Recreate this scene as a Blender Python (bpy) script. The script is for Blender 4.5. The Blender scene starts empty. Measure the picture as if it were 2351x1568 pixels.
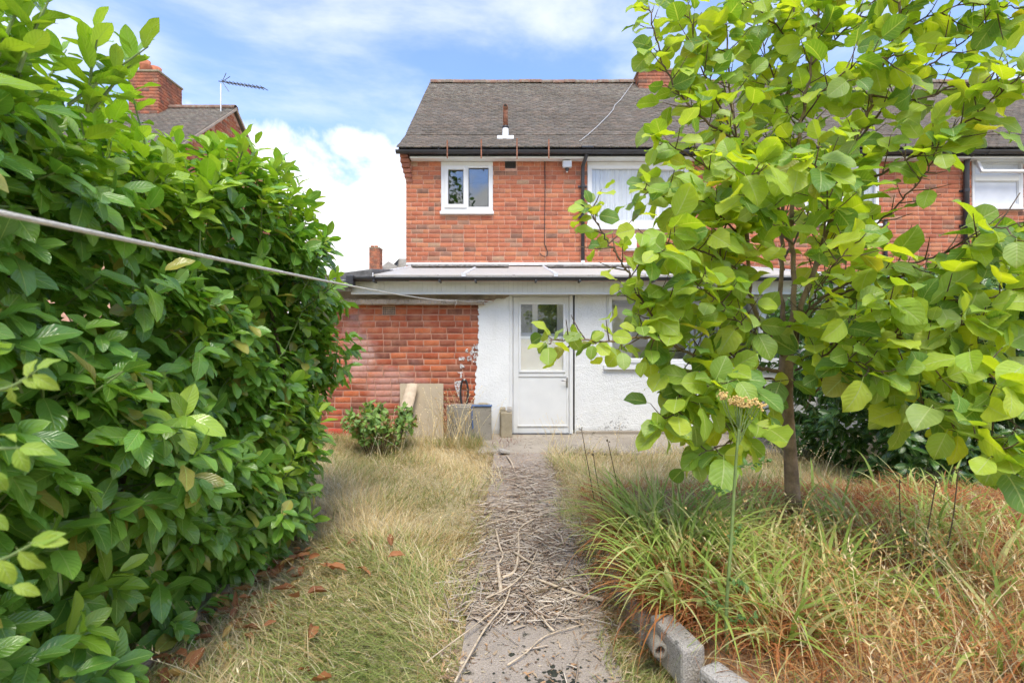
import bpy, math, random
import numpy as np
from mathutils import Matrix, Vector
rng = np.random.default_rng(11)
random.seed(5)
R = math.radians
SC = bpy.context.scene
COL = SC.collection

# ------------------------------------------------------------------ camera, sky, sun, exposure
EYE = 1.35
FPX = 1150.0            # focal length in units of a 2351 px wide frame
cam_d = bpy.data.cameras.new('camera')
cam_d.sensor_width = 36.0
cam_d.lens = FPX / 2351.0 * 36.0
cam_d.clip_start = 0.02
cam_d.clip_end = 2000
cam_d.dof.use_dof = True
cam_d.dof.focus_distance = 4.5
cam_d.dof.aperture_fstop = 5.0
cam = bpy.data.objects.new('camera', cam_d)
COL.objects.link(cam)
cam.location = (0, 0, EYE)
cam.rotation_euler = (R(90), 0, 0)
SC.camera = cam

SUN_EL, SUN_AZ = R(60), R(172)     # azimuth clockwise from +Y: high behind the camera
world = bpy.data.worlds.new('World')
SC.world = world
world.use_nodes = True
wn = world.node_tree
wn.nodes.clear()
def WN(t, **kw):
    n = wn.nodes.new(t)
    for k, v in kw.items():
        setattr(n, k, v)
    return n
sky = WN('ShaderNodeTexSky', sky_type='NISHITA', sun_disc=False)
sky.sun_elevation = SUN_EL
sky.sun_rotation = SUN_AZ
sky.air_density = 1.0
sky.dust_density = 0.6
sky.ozone_density = 1.0
bg_sky = WN('ShaderNodeBackground'); bg_sky.inputs[1].default_value = 0.15
hsv = WN('ShaderNodeHueSaturation'); hsv.inputs['Saturation'].default_value = 1.2; hsv.inputs['Value'].default_value = 1.0
wn.links.new(sky.outputs[0], hsv.inputs['Color'])
skm = WN('ShaderNodeMix', data_type='RGBA', blend_type='MULTIPLY'); skm.inputs[0].default_value = 1.0
skm.inputs[7].default_value = (0.48, 0.63, 0.84, 1)
wn.links.new(hsv.outputs[0], skm.inputs[6]); wn.links.new(skm.outputs[2], bg_sky.inputs[0])
tc = WN('ShaderNodeTexCoord')
def wmath(op, a, b=None, clamp=False):
    n = WN('ShaderNodeMath', operation=op); n.use_clamp = clamp
    for i, s in enumerate((a, b)):
        if s is None: continue
        if isinstance(s, (int, float)): n.inputs[i].default_value = s
        else: wn.links.new(s, n.inputs[i])
    return n.outputs[0]
def wnoise(scale, detail, rough, off, stretch=(1, 1, 1)):
    mp = WN('ShaderNodeMapping'); mp.inputs['Location'].default_value = off; mp.inputs['Scale'].default_value = stretch
    wn.links.new(tc.outputs['Generated'], mp.inputs['Vector'])
    n = WN('ShaderNodeTexNoise'); n.inputs['Scale'].default_value = scale; n.inputs['Detail'].default_value = detail
    n.inputs['Roughness'].default_value = rough; n.inputs['Distortion'].default_value = 0.25
    wn.links.new(mp.outputs[0], n.inputs['Vector'])
    return n.outputs['Fac']
def wramp(x, a, b):
    n = WN('ShaderNodeMapRange', interpolation_type='SMOOTHSTEP')
    n.inputs['From Min'].default_value = a; n.inputs['From Max'].default_value = b
    wn.links.new(x, n.inputs['Value'])
    return n.outputs[0]
sep = WN('ShaderNodeSeparateXYZ'); wn.links.new(tc.outputs['Generated'], sep.inputs[0])
# cumulus bank low all round the horizon, thin wisps above it
bank = wmath('ADD', wmath('MULTIPLY', wnoise(5.5, 7, 0.55, (3.1, 0.4, 1.7)), 0.36), wmath('MULTIPLY', sep.outputs[2], -1.0))
bank = wramp(bank, -0.185, -0.105)
wisp = wmath('MULTIPLY', wramp(wnoise(2.0, 7, 0.58, (0.9, 2.2, 5.2), (1, 1, 2.6)), 0.40, 0.72), 0.9)
hazew = wramp(wnoise(1.1, 3, 0.5, (4.4, 1.0, 0.3)), 0.25, 0.8)
wisp = wmath('ADD', wmath('MULTIPLY', wisp, 0.55), wmath('ADD', wmath('MULTIPLY', hazew, 0.16), 0.09), True)
cmask = wmath('MAXIMUM', bank, wisp, True)
bg_cl = WN('ShaderNodeBackground')
cc = WN('ShaderNodeValToRGB')
cc.color_ramp.elements[0].position = 0.25; cc.color_ramp.elements[0].color = (0.90, 0.92, 0.94, 1)
cc.color_ramp.elements[1].position = 0.7; cc.color_ramp.elements[1].color = (1, 0.985, 0.965, 1)
wn.links.new(wnoise(3.0, 6, 0.6, (7, 3, 1)), cc.inputs[0])
wn.links.new(cc.outputs[0], bg_cl.inputs[0])
bg_cl.inputs[1].default_value = 0.53
wmix = WN('ShaderNodeMixShader')
wn.links.new(cmask, wmix.inputs[0]); wn.links.new(bg_sky.outputs[0], wmix.inputs[1]); wn.links.new(bg_cl.outputs[0], wmix.inputs[2])
wout = WN('ShaderNodeOutputWorld'); wn.links.new(wmix.outputs[0], wout.inputs[0])

sun_d = bpy.data.lights.new('sun', 'SUN')
sun_d.energy = 1.5
sun_d.angle = R(25)
sun_d.color = (1.0, 0.93, 0.80)
sun = bpy.data.objects.new('sun', sun_d)
COL.objects.link(sun)
sdir = Vector((math.sin(SUN_AZ) * math.cos(SUN_EL), math.cos(SUN_AZ) * math.cos(SUN_EL), math.sin(SUN_EL)))
sun.rotation_euler = sdir.to_track_quat('Z', 'Y').to_euler()
sun.location = (0, -5, 12)

SC.view_settings.view_transform = 'Standard'
SC.view_settings.look = 'None'
SC.view_settings.exposure = 1.52
SC.view_settings.gamma = 1.0
SC.view_settings.use_curve_mapping = False
SC.cycles.use_denoising = True
SC.cycles.use_adaptive_sampling = True
SC.cycles.adaptive_threshold = 0.03
SC.cycles.max_bounces = 6
SC.cycles.diffuse_bounces = 3
SC.cycles.glossy_bounces = 3
SC.cycles.transmission_bounces = 4
SC.cycles.transparent_max_bounces = 8

# ------------------------------------------------------------------ helpers
def P(x, y, d):
    """a point seen at (x, y) of the 2351 x 1568 view, d metres from the camera plane"""
    return np.array([(x - 1175.5) / FPX * d, d, EYE + (784.0 - y) / FPX * d])
DE, DH = 7.37, 10.0                  # extension wall and house wall distances
EX = lambda x: (x - 1175.5) / FPX * DE
EZ = lambda y: EYE + (784.0 - y) / FPX * DE
HX = lambda x: (x - 1175.5) / FPX * DH
HZ = lambda y: EYE + (784.0 - y) / FPX * DH

def tag(o, label=None, cat=None, group=None, kind=None):
    if label: o['label'] = label
    if cat: o['category'] = cat
    if group: o['group'] = group
    if kind: o['kind'] = kind
    return o
def attach(o, parent):
    if parent is not None:
        o.parent = parent
        o.matrix_parent_inverse = Matrix.Translation(parent['_base'] if False else Vector(parent.get('base', (0, 0, 0)))).inverted()
def thing(name, label, cat, loc=(0, 0, 0), group=None, kind=None):
    o = bpy.data.objects.new(name, None)
    COL.objects.link(o)
    o.empty_display_size = 0.1
    o.location = [float(c) for c in loc]
    o['base'] = [float(c) for c in loc]
    return tag(o, label, cat, group, kind)
def link(name, me, parent=None, mat=None):
    o = bpy.data.objects.new(name, me)
    COL.objects.link(o)
    if mat is not None and not me.materials:
        me.materials.append(mat)
    root = parent
    if parent is not None:
        o.parent = parent
        off = Vector((0, 0, 0))
        p = parent
        while p is not None:
            if p.type == 'EMPTY':
                off = Vector(p.get('base', (0, 0, 0)))
                break
            p = p.parent
        if parent.type == 'EMPTY':
            o.matrix_parent_inverse = Matrix.Translation(-off)
        # a mesh parent keeps its own identity transform in world space
    return o

def np_mesh(name, V, F, mat=None, tint=None, luv=None, smooth=False):
    """V (n,3), F (m,4) or (m,3) arrays -> mesh with optional point attributes tint and luv"""
    V = np.ascontiguousarray(V, np.float32); F = np.ascontiguousarray(F, np.int32)
    me = bpy.data.meshes.new(name)
    k = F.shape[1]
    me.vertices.add(len(V)); me.vertices.foreach_set('co', V.ravel())
    me.loops.add(F.size); me.loops.foreach_set('vertex_index', F.ravel())
    me.polygons.add(len(F))
    me.polygons.foreach_set('loop_start', np.arange(0, F.size, k, dtype=np.int32))
    me.polygons.foreach_set('loop_total', np.full(len(F), k, np.int32))
    if smooth:
        me.polygons.foreach_set('use_smooth', np.ones(len(F), bool))
    me.update(calc_edges=True)
    if tint is not None:
        a = me.attributes.new('tint', 'FLOAT_COLOR', 'POINT')
        c = np.ones((len(V), 4), np.float32); c[:, :3] = tint
        a.data.foreach_set('color', c.ravel())
    if luv is not None:
        a = me.attributes.new('luv', 'FLOAT_VECTOR', 'POINT')
        c = np.zeros((len(V), 3), np.float32); c[:, :luv.shape[1]] = luv
        a.data.foreach_set('vector', c.ravel())
    if mat is not None:
        me.materials.append(mat)
    return me

class MB:
    """collects boxes, tubes and polygons of one part"""
    def __init__(s): s.v, s.f = [], []
    def add(s, vs, fs):
        b = len(s.v)
        s.v += [tuple(float(c) for c in p) for p in vs]
        s.f += [tuple(b + i for i in f) for f in fs]
        return s
    def box(s, x0, x1, y0, y1, z0, z1, M=None):
        vs = [Vector(p) for p in ((x0,y0,z0),(x1,y0,z0),(x1,y1,z0),(x0,y1,z0),(x0,y0,z1),(x1,y0,z1),(x1,y1,z1),(x0,y1,z1))]
        if M is not None: vs = [M @ p for p in vs]
        return s.add(vs, ((0,3,2,1),(4,5,6,7),(0,1,5,4),(1,2,6,5),(2,3,7,6),(3,0,4,7)))
    def tube(s, pts, rad, n=8, cap=True, squash=1.0):
        pts = [Vector([float(c) for c in p]) for p in pts]
        if not hasattr(rad, '__len__'): rad = [rad] * len(pts)
        rings = []
        up = Vector((0, 0, 1))
        t0 = (pts[1] - pts[0]).normalized()
        a = t0.cross(up)
        if a.length < 0.05: a = t0.cross(Vector((1, 0, 0)))
        a.normalize()
        for i, p in enumerate(pts):
            t = (pts[min(i + 1, len(pts) - 1)] - pts[max(i - 1, 0)]).normalized()
            a = (a - t * a.dot(t)).normalized()
            b = t.cross(a)
            rings.append([p + (a * math.cos(2*math.pi*k/n) + b * math.sin(2*math.pi*k/n) * squash) * rad[i] for k in range(n)])
        vs = [q for r in rings for q in r]
        fs = []
        for i in range(len(pts) - 1):
            for k in range(n):
                k2 = (k + 1) % n
                fs.append((i*n+k, i*n+k2, (i+1)*n+k2, (i+1)*n+k))
        if cap:
            fs.append(tuple(range(n))[::-1]); fs.append(tuple((len(pts)-1)*n + k for k in range(n)))
        return s.add(vs, fs)
    def ring(s, prof, c, axis=2, n=16):
        """lathe: prof = [(r, h)] about an axis through c"""
        vs, fs = [], []
        for r, h in prof:
            for k in range(n):
                a = 2*math.pi*k/n
                p = [r*math.cos(a), r*math.sin(a), h]
                if axis == 1: p = [p[0], p[2], p[1]]
                if axis == 0: p = [p[2], p[0], p[1]]
                vs.append([c[i] + p[i] for i in range(3)])
        for i in range(len(prof) - 1):
            for k in range(n):
                k2 = (k + 1) % n
                fs.append((i*n+k, i*n+k2, (i+1)*n+k2, (i+1)*n+k))
        return s.add(vs, fs)
    def prism(s, poly, y0, y1):
        """poly = [(x, z)] extruded from y0 to y1"""
        n = len(poly)
        vs = [(x, y0, z) for x, z in poly] + [(x, y1, z) for x, z in poly]
        fs = [tuple(range(n)), tuple(range(n, 2*n))[::-1]] + [(i, (i+1) % n + 0, (i+1) % n + n, i + n)[::-1] for i in range(n)]
        return s.add(vs, fs)
    def holes(s, x0, x1, z0, z1, hs, y0, y1):
        """a slab x0..x1, z0..z1 with rectangular holes (xa, xb, za, zb)"""
        xs = sorted({x0, x1} | {min(max(h[i], x0), x1) for h in hs for i in (0, 1)})
        for a, b in zip(xs[:-1], xs[1:]):
            if b - a < 1e-6: continue
            m = (a + b) / 2
            cut = sorted((h[2], h[3]) for h in hs if h[0] < m < h[1])
            z = z0
            for ca, cb in cut:
                if ca > z: s.box(a, b, y0, y1, z, ca)
                z = max(z, cb)
            if z < z1: s.box(a, b, y0, y1, z, z1)
        return s
    def build(s, name, mat, parent=None, smooth=False, bevel=0.0):
        me = bpy.data.meshes.new(name)
        me.from_pydata(s.v, [], s.f)
        me.materials.append(mat)
        if smooth:
            me.polygons.foreach_set('use_smooth', np.ones(len(me.polygons), bool))
        me.update()
        o = link(name, me, parent)
        if bevel > 0:
            m = o.modifiers.new('bevel', 'BEVEL'); m.width = bevel; m.segments = 2; m.limit_method = 'ANGLE'
        return o

# ------------------------------------------------------------------ materials
class NT:
    def __init__(s, name):
        s.m = bpy.data.materials.new(name); s.m.use_nodes = True
        s.t = s.m.node_tree; s.t.nodes.clear()
        s.out = s.n('ShaderNodeOutputMaterial')
        s.b = s.n('ShaderNodeBsdfPrincipled')
        s.t.links.new(s.b.outputs[0], s.out.inputs[0])
        s.pos = None
    def n(s, t, **kw):
        x = s.t.nodes.new(t)
        for k, v in kw.items(): setattr(x, k, v)
        return x
    def set(s, inp, v):
        if isinstance(v, (int, float)): inp.default_value = v
        elif isinstance(v, (tuple, list)):
            inp.default_value = tuple(v) + ((1,) if len(v) == 3 and inp.type == 'RGBA' else ())
        else: s.t.links.new(v, inp)
    def P(s, **kw):
        names = dict(color='Base Color', rough='Roughness', metal='Metallic', spec='Specular IOR Level', normal='Normal', alpha='Alpha', trans='Transmission Weight', sheen='Sheen Weight', coat='Coat Weight')
        for k, v in kw.items(): s.set(s.b.inputs[names[k]], v)
        return s
    def coord(s, kind='pos'):
        if kind == 'pos': return s.n('ShaderNodeNewGeometry').outputs['Position']
        return s.n('ShaderNodeTexCoord').outputs[kind]
    def scale(s, v, sc, loc=(0, 0, 0)):
        m = s.n('ShaderNodeMapping'); m.inputs['Scale'].default_value = sc; m.inputs['Location'].default_value = loc
        s.t.links.new(v, m.inputs['Vector']); return m.outputs[0]
    def noise(s, scale, detail=4, rough=0.55, v=None, out='Fac', dist=0.0):
        n = s.n('ShaderNodeTexNoise'); n.inputs['Scale'].default_value = scale; n.inputs['Detail'].default_value = detail
        n.inputs['Roughness'].default_value = rough; n.inputs['Distortion'].default_value = dist
        s.t.links.new(v if v is not None else s.coord(), n.inputs['Vector']); return n.outputs[out]
    def voro(s, scale, v=None, feature='F1', out='Distance', rand=1.0):
        n = s.n('ShaderNodeTexVoronoi', feature=feature); n.inputs['Scale'].default_value = scale; n.inputs['Randomness'].default_value = rand
        s.t.links.new(v if v is not None else s.coord(), n.inputs['Vector']); return n.outputs[out]
    def ramp(s, x, a, b, lo=0.0, hi=1.0):
        n = s.n('ShaderNodeMapRange', interpolation_type='SMOOTHSTEP')
        for k, v in (('From Min', a), ('From Max', b), ('To Min', lo), ('To Max', hi)): n.inputs[k].default_value = v
        s.t.links.new(x, n.inputs['Value']); return n.outputs[0]
    def math(s, op, a, b=0.0, clamp=False):
        n = s.n('ShaderNodeMath', operation=op); n.use_clamp = clamp
        s.set(n.inputs[0], a); s.set(n.inputs[1], b); return n.outputs[0]
    def mix(s, f, a, b, mode='MIX'):
        n = s.n('ShaderNodeMix', data_type='RGBA', blend_type=mode)
        s.set(n.inputs[0], f); s.set(n.inputs[6], a); s.set(n.inputs[7], b); return n.outputs[2]
    def bump(s, h, strength=0.5, dist=0.01):
        n = s.n('ShaderNodeBump'); n.inputs['Strength'].default_value = strength; n.inputs['Distance'].default_value = dist
        s.t.links.new(h, n.inputs['Height']); s.t.links.new(n.outputs[0], s.b.inputs['Normal']); return n
    def attr(s, name, out='Color'):
        n = s.n('ShaderNodeAttribute', attribute_name=name); return n.outputs[out]
    def xyz(s, v):
        n = s.n('ShaderNodeSeparateXYZ'); s.t.links.new(v, n.inputs[0]); return n.outputs

def simple(name, col, rough=0.6, var=0.12, nscale=6.0, bump=0.0, bscale=60.0, spec=0.5, metal=0.0, dirt=None, dirt_amt=0.0, dirt_scale=4.0):
    s = NT(name)
    n = s.noise(nscale, 5)
    c = s.mix(s.ramp(n, 0.3, 0.7), [max(0, x*(1-var)) for x in col], [min(1, x*(1+var)) for x in col])
    if dirt is not None:
        d = s.ramp(s.noise(dirt_scale, 8, 0.7), 0.62 - 0.2*dirt_amt, 0.72)
        c = s.mix(s.math('MULTIPLY', d, min(1, 0.4 + dirt_amt)), c, dirt)
    s.P(color=c, rough=rough, spec=spec, metal=metal)
    if bump: s.bump(s.noise(bscale, 4, 0.6), bump, 0.01)
    return s.m

def m_brick(name, stain=None, soot=False):
    s = NT(name)
    t = s.attr('tint')
    n1 = s.noise(38, 5, 0.7); n2 = s.noise(7, 4); n3 = s.noise(130, 3, 0.7)
    c = s.mix(s.ramp(n1, 0.36, 0.74, 0.0, 0.6), t, s.mix(0.5, t, (0.16, 0.075, 0.05)))
    c = s.mix(s.ramp(n2, 0.35, 0.75, 0, 0.35), c, (0.62, 0.30, 0.17))
    pits = s.ramp(s.noise(75, 2, 0.5), 0.66, 0.72)
    c = s.mix(s.math('MULTIPLY', pits, 0.8), c, (0.06, 0.035, 0.03))
    if stain is not None:
        x = s.xyz(s.coord())
        nn = s.noise(2.6, 6, 0.65)
        tot = None
        for (cx, cz, rx, rz, a) in stain:
            dx = s.math('DIVIDE', s.math('SUBTRACT', x[0], cx), rx); dz = s.math('DIVIDE', s.math('SUBTRACT', x[2], cz), rz)
            r = s.math('SQRT', s.math('ADD', s.math('MULTIPLY', dx, dx), s.math('MULTIPLY', dz, dz)))
            r = s.math('ADD', r, s.math('MULTIPLY', s.math('SUBTRACT', nn, 0.5), 1.8))
            mk = s.math('MULTIPLY', s.ramp(r, 1.0, 0.35), a)
            tot = mk if tot is None else s.math('MAXIMUM', tot, mk)
        tot = s.math('MULTIPLY', tot, s.ramp(s.noise(24, 5, 0.7), 0.25, 0.6, 0.45, 1.0))
        c = s.mix(tot, c, (0.62, 0.45, 0.40))
    if soot:
        c = s.mix(s.ramp(s.noise(3, 5), 0.35, 0.7, 0.0, 0.6), c, (0.10, 0.075, 0.065))
    s.P(color=c, rough=0.9, spec=0.25)
    s.bump(s.math('ADD', n1, s.math('MULTIPLY', n3, 0.6)), 0.8, 0.006)
    return s.m

def m_leaf(name, rough=0.4, trans=0.35, veins=7.0, slope=0.55, tcol=(1.25, 1.25, 0.35), under=(1.15, 1.15, 1.25), spec=0.5, rib=(0.42, 0.52, 0.14), vein_amt=0.22, spots=0.0):
    s = NT(name)
    t = s.attr('tint'); uv = s.xyz(s.attr('luv', 'Vector'))
    av = s.math('ABSOLUTE', uv[1])
    ribm = s.ramp(av, 0.075, 0.02)
    ph = s.math('MULTIPLY', s.math('SUBTRACT', uv[0], s.math('MULTIPLY', av, slope*0.5)), veins)
    fr = s.math('ABSOLUTE', s.math('SUBTRACT', s.math('FRACT', ph), 0.5))
    vm = s.math('MULTIPLY', s.ramp(fr, 0.14, 0.0), s.ramp(av, 0.98, 0.6))
    oi = s.n('ShaderNodeObjectInfo').outputs['Random']
    n = s.noise(26, 3)
    c = s.mix(s.ramp(n, 0.3, 0.7, 0, 0.35), t, s.mix(1.0, t, (0.72, 0.80, 0.6), 'MULTIPLY'))
    c = s.mix(s.math('MULTIPLY', vm, vein_amt), c, rib)
    c = s.mix(s.math('MULTIPLY', ribm, 0.75), c, rib)
    if spots:
        sp = s.ramp(s.noise(55, 3, 0.6), 0.70, 0.76)
        c = s.mix(s.math('MULTIPLY', sp, spots), c, (0.16, 0.09, 0.03))
    bf = s.n('ShaderNodeNewGeometry').outputs['Backfacing']
    cu = s.mix(1.0, c, under, 'MULTIPLY')
    c2 = s.mix(bf, c, cu)
    s.P(color=c2, rough=s.math('ADD', rough, s.math('MULTIPLY', bf, 0.25)), spec=spec)
    h = s.math('ADD', s.math('MULTIPLY', s.ramp(fr, 0.0, 0.4), 0.6), s.math('MULTIPLY', s.ramp(av, 0.0, 0.16), 0.8))
    h = s.math('ADD', h, s.math('MULTIPLY', s.noise(60, 2), 0.5))
    bp = s.bump(h, 0.35, 0.003)
    tr = s.n('ShaderNodeBsdfTranslucent')
    s.t.links.new(s.mix(1.0, c, tcol, 'MULTIPLY'), tr.inputs[0])
    s.t.links.new(bp.outputs[0], tr.inputs['Normal'])
    mx = s.n('ShaderNodeMixShader'); mx.inputs[0].default_value = trans
    s.t.links.new(s.b.outputs[0], mx.inputs[1]); s.t.links.new(tr.outputs[0], mx.inputs[2]); s.t.links.new(mx.outputs[0], s.out.inputs[0])
    return s.m

def m_grass(name, trans=0.3, rough=0.65):
    s = NT(name)
    t = s.attr('tint')
    c = s.mix(s.ramp(s.noise(40, 3), 0.3, 0.7, 0, 0.4), t, s.mix(1.0, t, (0.7, 0.68, 0.6), 'MULTIPLY'))
    s.P(color=c, rough=rough, spec=0.3)
    tr = s.n('ShaderNodeBsdfTranslucent'); s.t.links.new(c, tr.inputs[0])
    mx = s.n('ShaderNodeMixShader'); mx.inputs[0].default_value = trans
    s.t.links.new(s.b.outputs[0], mx.inputs[1]); s.t.links.new(tr.outputs[0], mx.inputs[2]); s.t.links.new(mx.outputs[0], s.out.inputs[0])
    return s.m

def m_glass(name, refl=0.22, tint=(0.9, 0.94, 0.92), rough=0.0):
    s = NT(name)
    s.t.nodes.remove(s.b)
    tr = s.n('ShaderNodeBsdfTransparent'); tr.inputs[0].default_value = tint + (1,)
    gl = s.n('ShaderNodeBsdfGlossy'); gl.inputs['Roughness'].default_value = rough; gl.inputs[0].default_value = (0.95, 0.97, 1, 1)
    lw = s.n('ShaderNodeLayerWeight'); lw.inputs['Blend'].default_value = 0.5
    f = s.math('ADD', s.math('MULTIPLY', s.math('POWER', lw.outputs['Facing'], 5.0), 0.8), refl*0.6, True)
    mx = s.n('ShaderNodeMixShader')
    s.t.links.new(f, mx.inputs[0]); s.t.links.new(tr.outputs[0], mx.inputs[1]); s.t.links.new(gl.outputs[0], mx.inputs[2]); s.t.links.new(mx.outputs[0], s.out.inputs[0])
    return s.m

def m_tile():
    s = NT('roof_tile')
    t = s.attr('tint')
    n = s.noise(22, 5, 0.7)
    c = s.mix(s.ramp(n, 0.35, 0.7, 0, 0.5), t, (0.13, 0.115, 0.098))
    x = s.xyz(s.coord())
    up = s.ramp(s.math('ADD', x[2], s.math('MULTIPLY', s.noise(0.8, 4), 2.4)), 7.6, 9.4)     # lichen thickens towards the ridge
    li = s.math('MULTIPLY', s.ramp(s.noise(9, 7, 0.75), 0.45, 0.66), s.math('ADD', s.math('MULTIPLY', up, 0.55), 0.16))
    c = s.mix(li, c, (0.33, 0.31, 0.25))
    wl = s.ramp(s.noise(60, 4, 0.6), 0.62, 0.70)
    c = s.mix(s.math('MULTIPLY', wl, 0.35), c, (0.55, 0.52, 0.45))
    s.P(color=c, rough=0.92, spec=0.2); s.bump(n, 0.5, 0.006)
    return s.m

def m_render(name, col, dirtcol, bscale=55, bstr=0.9, low=0.55, speck=0.6):
    """roughcast / painted render with grime specks thicker towards the ground"""
    s = NT(name)
    x = s.xyz(s.coord())
    n = s.noise(3.0, 6, 0.6)
    c = s.mix(s.ramp(n, 0.3, 0.75), col, [v*0.93 for v in col])
    lowm = s.ramp(x[2], low, 0.0)
    sp = s.ramp(s.math('ADD', s.noise(26, 4, 0.7), s.math('MULTIPLY', s.math('MULTIPLY', lowm, s.ramp(s.noise(3.2, 4), 0.40, 0.62)), 0.20)), 0.69, 0.74)
    c = s.mix(s.math('MULTIPLY', sp, speck), c, dirtcol)
    st = s.noise(5.0, 5, 0.6, s.scale(s.coord(), (1.0, 1.0, 0.12)))
    c = s.mix(s.ramp(st, 0.55, 0.80, 0.0, 0.35), c, [v*0.78 for v in (col[0], col[1], col[2]*0.93)])
    gr = s.math('MULTIPLY', s.ramp(s.math('ADD', x[2], s.math('MULTIPLY', s.noise(6, 5), 0.12)), 0.17, 0.05), 0.55)
    c = s.mix(gr, c, [v*0.5 for v in (0.6, 0.55, 0.45)])
    s.P(color=c, rough=0.85, spec=0.3)
    s.bump(s.math('ADD', s.noise(bscale, 4, 0.6), s.math('MULTIPLY', s.noise(bscale*0.25, 3), 0.8)), bstr, 0.012)
    return s.m

def m_concrete(name, col, moss=0.0, agg=0.5, scale=1.0):
    s = NT(name)
    n = s.noise(2.2*scale, 7, 0.65); fine = s.noise(160*scale, 3, 0.7); ag = s.voro(95*scale)
    c = s.mix(s.ramp(n, 0.3, 0.7), [v*0.78 for v in col], [min(1, v*1.12) for v in col])
    c = s.mix(s.math('MULTIPLY', s.ramp(fine, 0.45, 0.75), agg), c, [min(1, v*1.7) for v in col])
    c = s.mix(s.math('MULTIPLY', s.ramp(s.noise(120*scale, 2, 0.6), 0.58, 0.68), agg), c, [v*0.35 for v in col])
    if moss:
        mk = s.ramp(s.math('ADD', s.noise(14*scale, 5, 0.7), s.math('MULTIPLY', s.noise(2.0*scale, 3), 0.35)), 0.77, 0.83)
        c = s.mix(s.math('MULTIPLY', mk, moss), c, (0.028, 0.03, 0.02))
    s.P(color=c, rough=0.93, spec=0.2)
    s.bump(s.math('ADD', fine, ag), 0.5, 0.006)
    return s.m

def m_ground():
    s = NT('ground_soil')
    n = s.noise(1.3, 7, 0.65); f = s.noise(45, 5, 0.75)
    c = s.mix(s.ramp(n, 0.35, 0.65), (0.42, 0.34, 0.20), (0.30, 0.28, 0.13))
    c = s.mix(s.ramp(f, 0.35, 0.7), c, (0.56, 0.46, 0.29))
    c = s.mix(s.ramp(s.noise(30, 4, 0.7), 0.56, 0.7, 0, 0.6), c, (0.15, 0.115, 0.07))
    s.P(color=c, rough=0.95, spec=0.15); s.bump(f, 0.8, 0.02)
    return s.m

M = {}
M['brick'] = m_brick('brick_rustic')
M['brick_ext'] = m_brick('brick_outhouse', stain=[(-2.25, 1.2, 0.34, 0.6, 0.55), (-1.75, 0.72, 0.7, 0.36, 0.42)])
M['brick_soot'] = m_brick('brick_sooty', soot=True)
M['mortar'] = simple('mortar_pink', (0.56, 0.325, 0.235), 0.95, 0.12, 9, 0.4, 90)
M['mortar_ext'] = simple('mortar_rubbed', (0.46, 0.235, 0.16), 0.95, 0.2, 9, 0.4, 90)
M['tile'] = m_tile()
M['white'] = simple('white_gloss_paint', (0.67, 0.67, 0.65), 0.4, 0.03, 5, dirt=(0.55, 0.53, 0.47), dirt_amt=0.15, dirt_scale=7)
M['upvc'] = simple('white_upvc', (0.69, 0.69, 0.68), 0.3, 0.02, 4)
M['render_white'] = m_render('white_roughcast', (0.75, 0.75, 0.725), (0.10, 0.09, 0.08))
M['render_smooth'] = m_render('white_painted_render', (0.76, 0.76, 0.74), (0.35, 0.33, 0.30), 40, 0.5, 0.4, 0.35)
def m_worn():
    s = NT('worn_white_paint')
    s.P(color=(0.72, 0.70, 0.67), rough=0.8)
    tr = s.n('ShaderNodeBsdfTransparent'); mx = s.n('ShaderNodeMixShader')
    s.t.links.new(s.ramp(s.noise(48, 5, 0.7), 0.47, 0.53), mx.inputs[0])
    s.t.links.new(tr.outputs[0], mx.inputs[2]); s.t.links.new(s.b.outputs[0], mx.inputs[1]); s.t.links.new(mx.outputs[0], s.out.inputs[0])
    return s.m
M['worn_paint'] = m_worn()
M['render_brown'] = simple('bare_cement_render', (0.36, 0.29, 0.22), 0.95, 0.3, 5, 0.6, 70, dirt=(0.18, 0.14, 0.11), dirt_amt=0.5)
M['coping'] = m_concrete('pebbly_concrete', (0.44, 0.36, 0.29), 0.35, 0.7)
M['concrete'] = m_concrete('path_concrete', (0.34, 0.285, 0.23), 0.85, 0.65)
M['patio'] = m_concrete('patio_concrete', (0.35, 0.30, 0.235), 0.6, 0.4)
M['slab'] = m_concrete('weathered_slab', (0.27, 0.245, 0.20), 0.5, 0.6, 1.4)
M['kerb'] = m_concrete('kerb_concrete', (0.36, 0.33, 0.29), 0.8, 0.8, 1.2)
M['black'] = simple('black_gutter_plastic', (0.035, 0.035, 0.04), 0.38, 0.2, 4)
M['fascia_black'] = simple('black_peeling_paint', (0.022, 0.022, 0.024), 0.5, 0.2, 8, 0.4, 30, dirt=(0.62, 0.58, 0.50), dirt_amt=0.12, dirt_scale=26)
M['grey_fascia'] = simple('grey_fascia', (0.46, 0.45, 0.42), 0.6, 0.15, 5, dirt=(0.16, 0.14, 0.12), dirt_amt=0.3, dirt_scale=9)
M['cladding'] = simple('cream_cladding', (0.62, 0.61, 0.55), 0.5, 0.05, 4)
M['roof_sheet'] = simple('pale_roof_sheet', (0.74, 0.69, 0.63), 0.55, 0.08, 3, dirt=(0.35, 0.28, 0.23), dirt_amt=0.25, dirt_scale=5)
def m_sheet():
    s = NT('translucent_roof_sheet')
    c = s.mix(s.ramp(s.noise(5, 8, 0.7), 0.57, 0.72), (0.80, 0.75, 0.67), (0.42, 0.34, 0.28))
    s.P(color=c, rough=0.5, spec=0.4)
    tr = s.n('ShaderNodeBsdfTranslucent'); s.t.links.new(c, tr.inputs[0])
    mx = s.n('ShaderNodeMixShader'); mx.inputs[0].default_value = 0.4
    s.t.links.new(s.b.outputs[0], mx.inputs[1]); s.t.links.new(tr.outputs[0], mx.inputs[2]); s.t.links.new(mx.outputs[0], s.out.inputs[0])
    return s.m
M['roof_sheet'] = m_sheet()
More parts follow.
